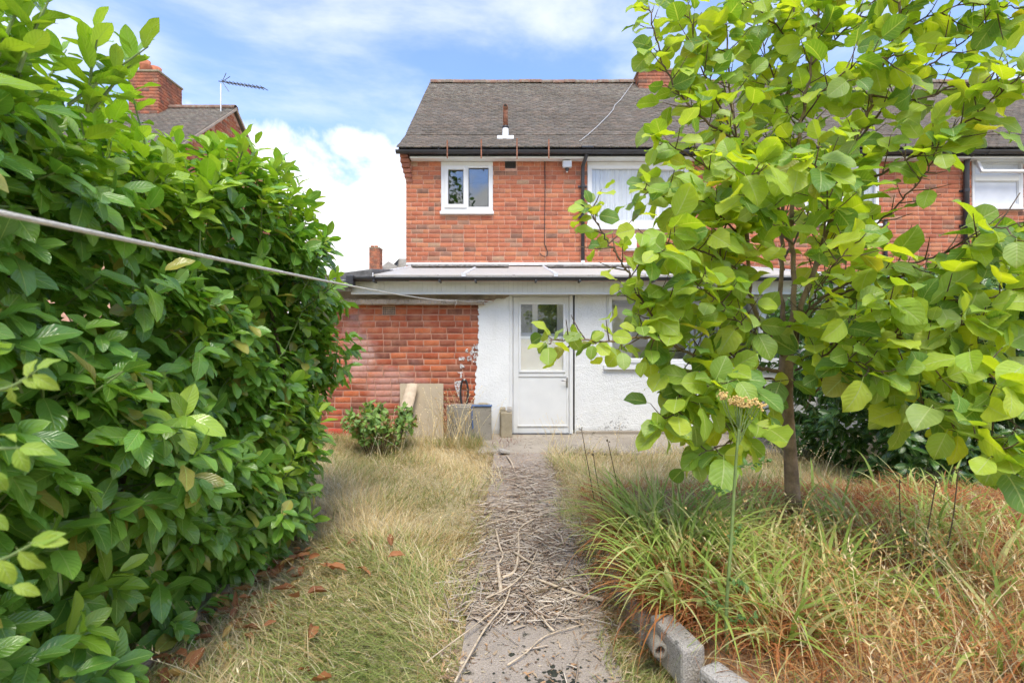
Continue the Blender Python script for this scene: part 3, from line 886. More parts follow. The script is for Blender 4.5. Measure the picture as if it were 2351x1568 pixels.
MB().tube([(HX(2029), 9.95, HZ(505)), (HX(2029), 9.95, HZ(640))], 0.035, 12).build('waste_pipe', M['black'], hB, smooth=True)
# neighbour's windows
w = window(hB, 'window', DH, winB1[0] + .005, winB1[1] - .005, HZ(515), HZ(379), [(HX(1853), HX(1925), HZ(507), HZ(388)), (HX(1939), HX(2010), HZ(507), HZ(388))],
    sill=(winB1[0] - 0.03, winB1[1] + 0.03, HZ(521), HZ(515.2)), head=(HZ(378.8), HZ(371.5)), glass='glass_clear')
curtain(w, winB1[0] + 0.02, winB1[1] - 0.02, HZ(515), HZ(385), DH + 0.062, 9)
room(w, winB1[0] + 0.01, winB1[1] - 0.01, HZ(516), HZ(380), DH + 0.255, DH + 1.6, 'room')
u5 = lambda z: HX(2143 + z*0.1328)
v5 = lambda z: HZ(294.0 + z*0.1328)
w = window(hB, 'window', DH, u5(667), u5(1545), v5(1405), v5(552), [(u5(705), u5(1465), v5(1322), v5(918)), (u5(712), u5(1500), v5(812), v5(620))],
    sill=(u5(660), u5(1552), v5(1418), v5(1406)), glass='glass_frost')
room(w, u5(670), u5(1540), v5(1400), v5(556), DH + 0.255, DH + 1.4, 'dark')
Mo = Matrix.Translation((0, DH - 0.02, v5(560))) @ Matrix.Rotation(R(-24), 4, 'X')
hh = v5(560) - v5(830) + 0.03
os_ = MB()
xa, xb, tb = u5(676), u5(1548), 0.055
for q in ((xa, xb, -hh, -hh + tb), (xa, xb, -tb, 0), (xa, xa + tb, -hh + tb, -tb), (xb - tb, xb, -hh + tb, -tb)): os_.box(q[0], q[1], -0.05, 0.0, q[2], q[3], Mo)
so = os_.build('open_sash', M['upvc'], w, bevel=0.003)
MB().box(xa + tb, xb - tb, -0.028, -0.022, -hh + tb, -tb, Mo).build('pane', M['glass_clear'], so)

# chimney on the party wall
def chimney(parent_name, label, X0, X1, Y0, Y1, Z0, Z1, seed, pots, cap=True, soot='brick_soot', top=False, n_obj=0, course=0.0895):
    t = thing(parent_name, label, 'chimney', ((X0+X1)/2, (Y0+Y1)/2, Z0))
    MB().box(X0 + .002, X1 - .002, Y0 + .002, Y1 - .002, Z0, Z1).build('stack', M['mortar_ext'], t)
    for (O, U, N, L) in (((0, Y0, 0), (1, 0, 0), (0, -1, 0), (X0, X1)), ((X1, 0, 0), (0, 1, 0), (1, 0, 0), (Y0, Y1)), ((X0, 0, 0), (0, 1, 0), (-1, 0, 0), (Y0, Y1))):
        rc = bricks_in(L[0], L[1], Z0 + 0.005, Z1, [], course, 0.234, seed)
        lay_bricks(t, rc, UP_T, [4, 5, 6, 2, 3, 1, 1, 0.2], M[soot], O=O, U=U, N=N, n_obj=n_obj if N[1] < 0 else n_obj//3, seed=seed, course=course, proud=0.01)
    if cap:
        MB().box(X0 - 0.035, X1 + 0.035, Y0 - 0.035, Y1 + 0.035, Z1, Z1 + 0.06).build('cap', M['old_stone'], t, bevel=0.015)
    for (px, py, h, r) in pots:
        p = MB().ring([(r*0.72, 0), (r, 0.01), (r, h*0.62), (r*1.06, h*0.66), (r*1.06, h*0.72), (r, h*0.76), (r*1.03, h), (r*0.8, h), (r*0.78, h*0.3)], (px, py, Z1 + 0.05), 2, 20)
        p.build('chimney_pot', M['terracotta'], t, smooth=True)
    return t
X = lambda x, d: (x - 1175.5)/FPX*d
chimney('chimney_stack', 'brick chimney on main roof ridge beside the tree top', X(1466, 13.2), X(1466, 13.2) + 0.95, 13.15, 13.95, 7.95, 1.35 + (784 - 166)/FPX*13.2, 31, [], n_obj=40)
# flue on the roof
fd = 10.30
fx = X(1160.5, fd)
fz0 = 1.35 + (784 - 322)/FPX*fd
ft = thing('roof_flue', 'rusty flue pipe with white collar standing on roof tiles', 'flue', (fx, fd, fz0))
sl = Matrix.Translation((fx, fd, fz0 + 0.05)) @ Matrix.Rotation(R(35), 4, 'X')
MB().box(-0.17, 0.17, -0.12, 0.16, -0.004, 0.010, sl).build('flashing', M['lead'], ft, bevel=0.003)
MB().ring([(0.12, -0.04), (0.075, 0.03), (0.065, 0.08), (0.06, 0.215), (0.0, 0.215)], (fx, fd + 0.02, fz0 + 0.04), 2, 18).build('collar', M['lead'], ft, smooth=True)
MB().ring([(0.05, 0.20), (0.070, 0.215), (0.070, 0.245), (0.05, 0.255)], (fx, fd + 0.02, fz0 + 0.04), 2, 18).build('band', M['black'], ft, smooth=True)
MB().tube([(fx, fd + 0.02, fz0 + 0.25), (fx, fd + 0.02, fz0 + 0.56), (fx, fd + 0.015, fz0 + 0.63), (fx, fd - 0.015, fz0 + 0.67), (fx, fd - 0.05, fz0 + 0.675)], [0.052, 0.05, 0.05, 0.05, 0.048], 16).build('pipe', M['rust'], ft, smooth=True)
MB().tube([(fx, fd - 0.0505, fz0 + 0.675), (fx, fd - 0.056, fz0 + 0.672)], 0.037, 14).build('pipe_mouth', M['vent_dark'], ft)
# cable lying over the tiles
def roofpt(xv, yv, lift=0.05):
    """point on the roof plane seen at xv, yv"""
    k = (784 - yv)/FPX
    for (y0, z0), (y1, z1) in zip(ROOF[:-1], ROOF[1:]):
        s = (z1 - z0)/(y1 - y0)
        y = (z0 - s*y0 - EYE)/(k - s)
        if y0 - .3 <= y <= y1 + .05: break
    return ((xv - 1175.5)/FPX*y, y - lift*0.6, EYE + k*y + lift*0.8)
pts = [roofpt(*q) for q in ((1452, 196), (1440, 213), (1424, 235), (1411, 247), (1407, 258), (1395, 272), (1370, 297), (1350, 315), (1330, 331))]
tag(MB().tube(pts, 0.010, 6).build('roof_cable', M['cable_grey'], smooth=True), 'pale cable lying across dark roof tiles up to the ridge', 'cable')
# thin rusty gutter straps standing in front of the lowest tiles
for k, (xv, y0, y1) in enumerate(((1027, 322, 364), (1105, 320, 364), (1187, 318, 365), (1260, 320, 364))):
    m = MB(); x0 = X(xv, 9.66)
    m.box(x0 - 0.013, x0 + 0.013, 9.655, 9.663, EYE + (784 - y1)/FPX*9.66, EYE + (784 - y0)/FPX*9.66)
    m.build('gutter_strap', M['rust'], hA)

# ------------------------------------------------------------------ white extension with the brick outhouse
XE0, XE1 = -2.82, EX(1872)
ext = thing('rendered_extension', 'single storey white rendered extension with brick outhouse at left', 'extension', (0.8, DE, 0))
door_h = (EX(1169), EX(1319), GZ - 0.05, EZ(672))
kw = (EX(1391), EX(1852), EZ(838), EZ(674))
xb1 = EX(1097)
# backing walls
bw = MB(); bw.box(XE0, xb1 + 0.012, DE + 0.004, DE + 0.2, GZ - 0.1, EZ(688)); bw.box(XE0, XE0 + 0.2, DE + 0.2, 12, GZ - 0.1, 2.2)
bw.build('outhouse_wall', M['mortar_ext'], ext)
EXT_T = [tuple(c*0.92 for c in q) for q in [(0.44,0.10,0.042),(0.38,0.085,0.04),(0.30,0.08,0.045),(0.52,0.135,0.05),(0.22,0.075,0.05),(0.34,0.10,0.06)]]
ev = (EX(1250/1.6333 + 485*0.2344), EX(1250/1.6333 + 607*0.2344), EZ(1080/1.6333 + 265*0.2344), EZ(1080/1.6333 + 185*0.2344))
rects = bricks_in(XE0, xb1 + 0.05, GZ - 0.06, EZ(701), [ev], 0.0925, 0.236, 41, joint=0.017, header=0.2)
def redden(q, C):
    lo = (q[:, 3] < 0.16) & (q[:, 1] < EX(860))
    C = C.copy(); C[lo] = (0.50, 0.055, 0.03); return C
lay_bricks(ext, rects, EXT_T, [5, 4, 3, 3, 1.6, 1.5], M['brick_ext'], O=(0, DE, 0), n_obj=300, want=lambda r: (r[:, 0] > EX(770)) & (r[:, 2] > 0.2), pitch=0.236, course=0.0925, joint=0.017, seed=41, jit=0.0016, tint_fn=redden, proud=0.0025, bev=0.003)
vv = MB().box(ev[0], ev[1], DE - 0.003, DE + 0.05, ev[2], ev[3]); vo = vv.build('air_vent', M['vent_dark'], ext)
g = MB(); n = 6
for k in range(n + 1): g.box(ev[0] + (ev[1]-ev[0])*k/n - 0.005, ev[0] + (ev[1]-ev[0])*k/n + 0.005, DE - 0.014, DE - 0.0035, ev[2], ev[3])
for k in range(5): g.box(ev[0], ev[1], DE - 0.0135, DE - 0.0036, ev[2] + (ev[3]-ev[2])*k/4 - 0.005, ev[2] + (ev[3]-ev[2])*k/4 + 0.005)
g.build('vent_grille', M['vent_clay'], vo)
# concrete coping slab and bare render above
def rough_bar(name, x0, x1, y0, y1, z0, z1, mat, parent, amp=0.006, nx=70, seed=1):
    r = np.random.default_rng(seed)
    xs = np.linspace(x0, x1, nx)
    prof = [(y1, z0), (y0 + .012, z0), (y0, z0 + .012), (y0, z1 - .014), (y0 + .016, z1), (y1, z1)]
    V = []
    for x in xs:
        for (a, b) in prof: V.append((x, a + r.normal(0, amp)*(a < y1), b + r.normal(0, amp*0.7)))
    n = len(prof); F = []
    for i in range(nx - 1):
        for k in range(n - 1): F.append((i*n+k, i*n+k+1, (i+1)*n+k+1, (i+1)*n+k))
    m = MB().add(V, F + [tuple(range(n))[::-1], tuple((nx-1)*n + k for k in range(n))])
    return m.build(name, mat, parent)
rough_bar('coping_slab', XE0, EX(1112), DE - 0.13, DE + 0.1, EZ(700.5), EZ(688.5), M['coping'], ext, 0.004, 120)
MB().box(XE0, EX(1168), DE - 0.004, DE + 0.2, EZ(688), EZ(664)).build('bare_render', M['render_brown'], ext)
# white painted strip left of the door, with its ragged edge
r = np.random.default_rng(8)
zs = np.linspace(GZ - 0.06, EZ(690), 90)
left = []
for z in zs:
    yv = 784 - (z - EYE)/DE*FPX
    base = 1098 if yv < 780 else 1098 - 12*min(1, (yv - 780)/200)
    left.append((EX(base + r.normal(0, 1.1) + 0.8*math.sin(yv*0.21)), z))
left[-1] = (EX(1116), EZ(695))
top = [(EX(1125), EZ(691)), (EX(1133), EZ(693)), (EX(1138), EZ(687)), (EX(1147), EZ(686)), (EX(1156), EZ(688.5)), (EX(1162), EZ(684)), (EX(1169), EZ(681))]
poly = left + top + [(EX(1169), GZ - 0.06)]
MB().prism(poly, DE - 0.022, DE + 0.02).build('painted_render', M['render_smooth'], ext)
MB().box(EX(1100), EX(1169), DE + 0.021, DE + 0.2, GZ - 0.1, EZ(672)).build('backing', M['mortar_ext'], ext)
def splash(pts, y, seed, name='paint_splash'):
    rr = np.random.default_rng(seed)
    MB().prism([(EX(x + rr.normal(0, .8)), EZ(y_ + rr.normal(0, .8))) for x, y_ in pts], y - 0.003, y + 0.01).build(name, M['worn_paint'], ext)
s2 = lambda x, y: (1250/1.6333 + x*0.2344, 1080/1.6333 + y*0.2344)
splash([s2(*q) for q in ((1188,912),(1270,908),(1262,945),(1244,985),(1250,1040),(1240,1075),(1226,1060),(1212,1030),(1200,990),(1192,955))], DE - 0.012, 1)
splash([s2(*q) for q in ((1228,680),(1285,684),(1280,704),(1232,706))], DE - 0.012, 2)
splash([s2(*q) for q in ((1236,752),(1262,748),(1290,776),(1262,782),(1248,800))], DE - 0.012, 3)
splash([s2(*q) for q in ((1215,822),(1262,816),(1270,832),(1262,880),(1248,880),(1244,836))], DE - 0.012, 4)
for k in range(60):
    y = 540 + r.uniform(0, 190)
    x = 1412 - abs(r.normal(0, 34))*(1.6 if 590 < y < 720 else 0.6)
    w_, h_ = r.uniform(4, 14), r.uniform(4, 14)
    splash([s2(x + w_*math.cos(a)*r.uniform(.6, 1.2), y + h_*math.sin(a)*r.uniform(.5, 1.2)) for a in np.linspace(0, 5.6, 8)], DE - 0.0105 - 0.0004*k/3, 50 + k)
# roughcast wall right of the door
MB().holes(EX(1319), XE1, GZ - 0.1, EZ(664), [kw], DE - 0.02, DE + 0.2).build('roughcast_wall', M['render_white'], ext)
MB().box(XE1 - 0.2, XE1, DE + 0.2, 9.99, GZ - 0.1, 2.3).build('side_wall', M['render_white'], ext)
MB().box(EX(1322), XE1, DE - 0.05, DE - 0.021, 0.0, 0.045).build('wall_foot', M['patio'], ext, bevel=0.01)
MB().box(EX(1317.3), EX(1319.0), DE - 0.024, DE - 0.0205, EZ(990), EZ(674)).build('door_gap_shade', M['fascia_black'], ext)  # dark strip standing in for the shade of the narrow gap beside the frame
# door set
def door():
    f = MB()
    f.box(EX(1169), EX(1177.3), DE - 0.03, DE + 0.08, -0.005, EZ(672)); f.box(EX(1306.6), EX(1315), DE - 0.035, DE + 0.08, -0.005, EZ(672))
    f.box(EX(1177.3), EX(1306.6), DE - 0.028, DE + 0.08, EZ(680.5), EZ(672))
    fo = f.build('door_frame', M['white'], ext, bevel=0.004)
    gx0, gx1, gz0, gz1 = EX(1196), EX(1293), EZ(850), EZ(699)
    px0, px1, pz0, pz1 = EX(1190), EX(1301), EZ(976), EZ(865)
    X0, X1, Z0, Z1 = EX(1178.2), EX(1305.8), EZ(994), EZ(681.5)
    dl = MB().holes(X0, X1, Z0, Z1, [(gx0, gx1, gz0, gz1), (px0, px1, pz0, pz1)], DE - 0.016, DE + 0.03)
    d = dl.build('door', M['white'], ext, bevel=0.004)
    MB().box(px0, px1, DE - 0.004, DE + 0.02, pz0, pz1).build('lower_panel', M['white'], d)
    b = MB()
    for q in ((gx0 - .03, gx1 + .03, gz1, gz1 + .03), (gx0 - .03, gx1 + .03, gz0 - .03, gz0), (gx0 - .03, gx0, gz0, gz1), (gx1, gx1 + .03, gz0, gz1)): b.box(q[0], q[1], DE - 0.03, DE - 0.0165, q[2], q[3])
    b.build('glazing_frame', M['upvc'], d, bevel=0.004)
    MB().box(gx0 - .02, gx1 + .02, DE + 0.034, DE + 0.05, gz0 - .02, EZ(778)).build('inner_panel', M['room'], d)
    MB().box(gx0 - .02, gx1 + .02, DE + 0.030, DE + 0.062, EZ(778) + .001, EZ(772)).build('inner_rail', M['upvc'], d)
    MB().box(gx0 - .005, gx1 + .005, DE + 0.0, DE + 0.006, gz0 - .005, gz1 + .005).build('pane', M['glass_clear'], d)
    b = MB(); b.box(px0 - 0.012, px1 + 0.012, DE - 0.028, DE - 0.0165, pz0 - 0.022, pz0 - 0.004); b.build('weather_bar', M['grey_fascia'], d, bevel=0.003)
    h = MB().box(EX(1299.5), EX(1303.5), DE - 0.024, DE - 0.0165, EZ(889), EZ(866)); ho = h.build('handle', M['steel'], d, bevel=0.003)
    MB().tube([(EX(1301.5), DE - 0.024, EZ(873.5)), (EX(1301.5), DE - 0.06, EZ(873.5)), (EX(1299), DE - 0.066, EZ(873.5)), (EX(1288), DE - 0.066, EZ(873))], 0.008, 8).build('lever', M['steel'], ho, smooth=True)
    MB().box(EX(1172), EX(1312), DE - 0.10, DE + 0.05, -0.04, 0.004).build('threshold', M['fascia_black'], ext)
    # porch room behind the glass with its inner window
    room(ext, EX(1182), EX(1312), 0.0, 2.2, DE + 0.085, DE + 0.44, 'room', False)
    y = DE + 0.36
    k = (y/DE)
    ax = lambda x: (x - 1175.5)/FPX*y
    az = lambda v: EYE + (784 - v)/FPX*y
    iw = MB().holes(ax(1193), ax(1296), az(775), az(690), [(ax(1196), ax(1222), az(764), az(696)), (ax(1234), ax(1279), az(766), az(696))], y - 0.03, y + 0.04)
    i = iw.build('inner_window', M['upvc'], ext, bevel=0.005)
    MB().box(ax(1194), ax(1295), y + 0.05, y + 0.06, az(774), az(691)).build('pane', M['inner_glass'], i)
    MB().box(ax(1192), ax(1297), y - 0.05, y + 0.04, az(781), az(775.3)).build('inner_sill', M['upvc'], ext)
sg = NT('painted_reflection_glass')
n_ = sg.noise(9, 6, 0.7)
sg.P(color=sg.mix(sg.ramp(n_, 0.42, 0.68), (0.03, 0.045, 0.03), (0.14, 0.19, 0.12)), rough=0.15, spec=0.7)  # mottled greens paint the greenery reflected in the inner pane
M['inner_glass'] = sg.m
door()
# kitchen window
w = window(ext, 'kitchen_window', DE - 0.0, kw[0] + .004, kw[1] - .004, EZ(836), EZ(676), [(EX(1404), EX(1490), EZ(824), EZ(688)), (EX(1503), EX(1668), EZ(826), EZ(686)), (EX(1682), EX(1745), EZ(824), EZ(688)), (EX(1757), EX(1842), EZ(824), EZ(688))],
    sill=(EX(1385), EX(1858), EZ(848), EZ(837.5)), glass='glass_clear', sash=[(EX(1396), EX(1498), EZ(832), EZ(680))])
rk = room(w, kw[0] + 0.01, kw[1] - 0.01, EZ(840), EZ(674), DE + 0.205, DE + 1.9, 'room')
for k in range(9):
    x0 = EX(1600) + k*0.085
    MB().box(x0, x0 + 0.055, DE + 0.5, DE + 0.51, EZ(832), EZ(690)).build('blind_slat', M['curtain'], w)
MB().box(EX(1404), EX(1470), DE + 0.5, DE + 0.6, EZ(830), EZ(700)).build('cupboard', M['room'], w)
# lean-to roof
RZ0, RD0, RZ1, RD1 = 2.292, 7.06, 2.845, 9.99
slope = (RZ1 - RZ0)/(RD1 - RD0)
rx0, rx1 = X(853, RD0), XE1 + 0.05
edges = list(np.linspace(rx0, rx1, 6))
for a, b in zip(edges[:-1], edges[1:]):
    q = MB().add([(a + .004, RD0, RZ0), (b - .004, RD0, RZ0), (b - .004, RD1, RZ1), (a + .004, RD1, RZ1), (a + .004, RD0, RZ0 - .016), (b - .004, RD0, RZ0 - .016), (b - .004, RD1, RZ1 - .016), (a + .004, RD1, RZ1 - .016)],
        [(0,1,2,3),(4,5,1,0),(5,6,2,1),(7,4,0,3)])
    q.build('roof_panel', M['roof_sheet'], ext)
for x in edges:
    q = MB().add([(x - .02, RD0 - .01, RZ0 + .002), (x + .02, RD0 - .01, RZ0 + .002), (x + .02, RD1, RZ1 + .002), (x - .02, RD1, RZ1 + .002), (x - .012, RD0 - .01, RZ0 + .022), (x + .012, RD0 - .01, RZ0 + .022), (x + .012, RD1, RZ1 + .022), (x - .012, RD1, RZ1 + .022)],
        [(3,2,1,0),(4,5,6,7),(0,1,5,4),(1,2,6,5),(2,3,7,6),(3,0,4,7)])
    gb = q.build('glazing_bar', M['lead'], ext)
    MB().box(x - .03, x + .03, RD0 - .022, RD0 - .011, RZ0 - .03, RZ0 + .024).build('end_cap', M['lead'], gb)
MB().box(XL + 0.02, SPLIT, 9.90, 9.985, HZ(611), HZ(604.5)).build('flashing', M['lead'], ext, bevel=0.01)
for (a, b, d, h) in ((HX(946), HX(1168), 9.3, 0.03), (HX(1255), HX(1700), 9.2, 0.03)):
    zz = RZ0 + (d - RD0)*slope
    o = rough_bar('roof_batten', a*d/10, b*d/10, d - 0.10, d + 0.10, zz + 0.01, zz + 0.055, M['old_board'], ext, 0.004, 60, 5)
MB().box(rx0 + 0.05, rx1, RD0 + 0.004, RD0 + 0.03, 2.205, RZ0 - 0.018).build('fascia', M['grey_fascia'], ext)
# gutter and cladding
n = 9
vs = []
xa, xb, gy, gz, gr_ = EX(810)*0.97, rx1 - 0.02, 7.00, 2.245, 0.05
for x in (xa, xb):
    for rr in (gr_, gr_ - 0.005):
        for k in range(n):
            a = math.pi + math.pi*k/(n - 1)
            vs.append((x, gy + rr*math.cos(a), gz + rr*math.sin(a)))
fs = [(k, k+1, 2*n+k+1, 2*n+k) for k in range(n-1)] + [(n+k+1, n+k, 3*n+k, 3*n+k+1) for k in range(n-1)] + [tuple(range(n)), tuple(range(2*n, 3*n))[::-1]]
gt = MB().add(vs, fs).build('gutter', M['black'], ext)
for x in (EX(860), EX(1010), EX(1092), EX(1230), EX(1330), EX(1500), EX(1650)):
    MB().box(x*0.95 - 0.013, x*0.95 + 0.013, gy - gr_ - 0.006, gy + 0.1, gz - gr_ - 0.022, gz - gr_ + 0.012).build('gutter_bracket', M['black'], gt, bevel=0.003)
cy = 7.14
cz0, cz1 = EYE + (784 - 671.5)/FPX*cy, 2.205
bd = None
x = EX(806)*cy/DE
nb = 0
while x < XE1:
    if bd is None:
        m = MB().box(0, 0.0664, cy, cy + 0.012, cz0, cz1)
        o = m.build('cladding_board', M['cladding'], ext, bevel=0.0015); bd = o
    else:
        o = link('cladding_board', bd.data, ext)
        md = o.modifiers.new('bevel', 'BEVEL'); md.width = 0.0015; md.segments = 1
    o.location = (x, random.uniform(-.0012, .0012), 0); x += 0.068; nb += 1
MB().box(EX(806)*cy/DE, XE1, cy + 0.013, cy + 0.03, cz0, cz1).build('cladding_backing', M['old_board'], ext)
MB().box(EX(806)*cy/DE, XE1, cy - 0.006, cy + 0.03, cz0 - 0.028, cz0 - 0.001).build('cladding_trim', M['upvc'], ext, bevel=0.003)
MB().box(EX(806)*cy/DE, XE1, cy + 0.032, DE - 0.021, cz0 - 0.02, cz0 + 0.0).build('soffit', M['cladding'], ext)
# felt covered left end of the roof
lf = MB().add([(rx0 + 0.02, RD0 - 0.03, 2.37), (rx0 + 0.02, 9.6, 2.72), (-2.95, 9.6, 2.42), (-2.86, RD0 - 0.03, 2.25), (rx0 + 0.02, RD0 - 0.03, 2.25), (rx0 + 0.02, 9.6, 2.5), (-2.95, 9.6, 2.36), (-2.86, RD0 - 0.03, 2.19)],
    [(0,1,2,3), (7,6,5,4), (3,7,4,0), (2,6,7,3), (1,5,6,2), (0,4,5,1)])
lf.build('felt_roof_end', M['felt'], ext, bevel=0.015)
MB().tube([(-2.85, 7.0, 2.17), (-2.4, 6.99, 2.175), (xa + 0.02, 6.98, 2.18)], 0.055, 10).build('side_gutter', M['black'], ext, smooth=True)
MB().box(-2.86, xa, 7.1, 7.13, 2.06, 2.19).build('side_fascia', M['old_board'], ext)
MB().box(xa - 0.03, xa + 0.07, 6.93, 7.06, 2.10, 2.27).build('gutter_end', M['black'], ext, bevel=0.012)

# neighbour's lean-to
ex2 = thing('neighbour_extension', 'white neighbouring lean-to with dark gutter behind tree at right', 'extension', (8, 7.6, 0))
x0, x1, yd = XE1 + 0.12, 11.4, 7.5
MB().box(x0, x1, yd, yd + 0.2, GZ - 0.1, 2.2).build('wall', M['render_smooth'], ex2)
MB().box(x0 - 0.02, x1, yd - 0.22, yd - 0.19, 2.06, 2.26).build('fascia', M['upvc'], ex2)
MB().add([(x0 - .02, yd - .2, 2.265), (x1, yd - .2, 2.265), (x1, 9.99, 2.75), (x0 - .02, 9.99, 2.75), (x0 - .02, yd - .2, 2.235), (x1, yd - .2, 2.235), (x1, 9.99, 2.7), (x0 - .02, 9.99, 2.7)], [(0,1,2,3),(7,6,5,4),(4,5,1,0),(5,6,2,1),(6,7,3,2),(7,4,0,3)]).build('roof', M['felt'], ex2)
MB().tube([(x0, yd - 0.26, 2.235), (x1, yd - 0.26, 2.225)], 0.05, 10).build('gutter', M['black'], ex2, smooth=True)
for k in range(9):
    MB().box(x0 + 1.4, x1, yd - 0.02 - 0.0, yd - 0.002, 1.05 + k*0.105, 1.05 + k*0.105 + 0.1).build('weatherboard', M['upvc'], ex2, bevel=0.004)

# ------------------------------------------------------------------ neighbouring house on the left and the far roofs
XG, DA, ZA = -8.08, 14.5, 8.08
nh = thing('brick_gabled_house', 'brick gable end house with tiled roof rising behind the laurel hedge', 'house', (-12, 14.5, GZ))
ez, half = 5.1, 3.55
MB().add([(XG - .003, DA - half, GZ), (XG - .003, DA + half, GZ), (XG - .003, DA + half, ez), (XG - .003, DA, ZA - 0.05), (XG - .003, DA - half, ez), (-16, DA - half, GZ), (-16, DA + half, GZ), (-16, DA + half, ez), (-16, DA, ZA - .05), (-16, DA - half, ez)],
    [(0,1,2,3,4), (9,8,7,6,5), (0,4,9,5), (1,6,7,2), (4,3,8,9), (3,2,7,8)]).build('wall', M['mortar'], nh)
rc = bricks_in(DA - half, DA + half, 4.2, ZA - 0.1, [], 0.0895, 0.234, 55)
mid = (rc[:, 0] + rc[:, 1])/2
top = ez + (ZA - 0.1 - ez)*(1 - np.abs(mid - DA)/half)
rc = rc[rc[:, 3] < top - 0.03]
lay_bricks(nh, rc, UP_T, UP_W, M['brick'], O=(XG, 0, 0), U=(0, 1, 0), N=(1, 0, 0), n_obj=120, seed=56, want=lambda q: (q[:, 2] > 5.6) & (q[:, 0] > 13.0), course=0.0895)
NROOF = [(DA - half - 0.3, ez - 0.2), (DA, ZA)]
lay_tiles(nh, -13.5, XG + 0.10, NROOF, 150, lambda q: (q[:, 0] > -10.6) & (q[:, 3] > 6.6), 61)
MB().add([(-13.5, DA - half - .3, ez - .22), (XG + .1, DA - half - .3, ez - .22), (XG + .1, DA, ZA - .02), (-13.5, DA, ZA - .02), (XG + .1, DA + half + .3, ez - .22), (-13.5, DA + half + .3, ez - .22)], [(0,1,2,3), (3,2,4,5)]).build('roof_deck', M['felt'], nh)
vg = MB()
for sgn in (-1, 1):
    a = np.array([XG + .085, DA, ZA + .0]); b = np.array([XG + .085, DA + sgn*(half + .3), ez - .2])
    vg.add([a + (0, 0, .02), b + (0, 0, .02), b - (0, 0, .05), a - (0, 0, .05), a + (.035, 0, .02), b + (.035, 0, .02), b + (.035, 0, -.05), a + (.035, 0, -.05)], [(0,1,2,3), (7,6,5,4), (0,4,5,1), (3,2,6,7)])
vg.build('verge_mortar', M['coping'], nh)
for k in range(12):
    rt = link('ridge_tile', bpy.data.meshes['ridge_tile'], nh); rt.location = (XG - 0.05 - 0.3*k, DA, ZA + 0.0)
cx0, cx1 = X(296, 14.0), X(363, 14.0)
cz1 = EYE + (784 - 166)/FPX*14.0
chimney('chimney_stack', 'sooty brick chimney with two terracotta pots above the laurel hedge', cx0, cx1, 14.0, 15.0, 6.9, cz1, 71, [(X(333, 14.3), 14.3, 0.42, 0.135), (X(357, 14.6) - 0.02, 14.62, 0.40, 0.155)], n_obj=40)
# aerial
ax, ad = X(507, 14.2), 14.2
az = lambda y: EYE + (784 - y)/FPX*ad
ae = thing('tv_aerial', 'thin rooftop television aerial on pole above the hedge', 'aerial', (ax, ad, az(330)))
MB().tube([(ax, ad, az(340)), (ax, ad, az(192))], 0.018, 8).build('pole', M['mast'], ae, smooth=True)
pA, pB = Vector((ax - 0.06, ad, az(187))), Vector((X(606, 14.2), ad - 0.9, EYE + (784 - 203)/FPX*13.3))
pB = Vector((X(606, 13.6), 13.6, EYE + (784 - 203)/FPX*13.6))
MB().tube([pA, pB], 0.013, 6).build('boom', M['aerial'], ae)
for k in range(11):
    q = pA.lerp(pB, 0.16 + 0.084*k)
    MB().tube([q + Vector((0.05, 0.12, 0.0)), q - Vector((0.05, 0.12, 0.0))], 0.010, 5).build('element', M['aerial'], ae)
    MB().ring([(0.0, -.02), (0.02, 0), (0.0, .02)], q, 2, 6).build('clamp', M['aerial'], ae)
for (dz, dx) in ((0.22, 0.14), (-0.30, 0.22), (0.12, 0.25)):
    q = pA.lerp(pB, 0.08)
    MB().tube([q, q + Vector((dx, -0.05, dz))], 0.009, 5).build('reflector_rod', M['aerial'], ae)
# far away roofs
fh = thing('distant_house', 'far grey hipped roofs peeping over the extension roof', 'house', (-9.0, 38, GZ))
def FP(x, y, d=38.0): p = P(x, y, d); return tuple(p)
MB().box(-12.5, -6.5, 38, 44, GZ, 6.0).build('wall', M['render_brown'], fh)
MB().add([FP(866, 622), FP(932, 622), FP(891, 600, 40), (FP(891, 600, 46)[0], 46, FP(891, 600, 40)[2]), FP(860, 622, 46)], [(0,1,2), (1,3,2), (0,2,3,4)]).build('roof', M['slab'], fh)
MB().add([FP(897, 622, 44), FP(975, 622, 44), FP(975, 594, 46), FP(916, 594, 46)], [(0,1,2,3)]).build('roof', M['slab'], fh)
MB().add([FP(905, 605, 40), FP(916, 594, 46), FP(897, 622, 44)], [(0,1,2)]).build('roof', M['felt'], fh)
chimney('chimney_stack', 'small distant brick chimney beyond the extension roof', X(848, 37), X(871.5, 37), 37.0, 37.8, 5.5, EYE + (784 - 570)/FPX*37, 77, [(X(855, 37.3), 37.3, 0.18, 0.13), (X(864, 37.3), 37.3, 0.18, 0.13)])

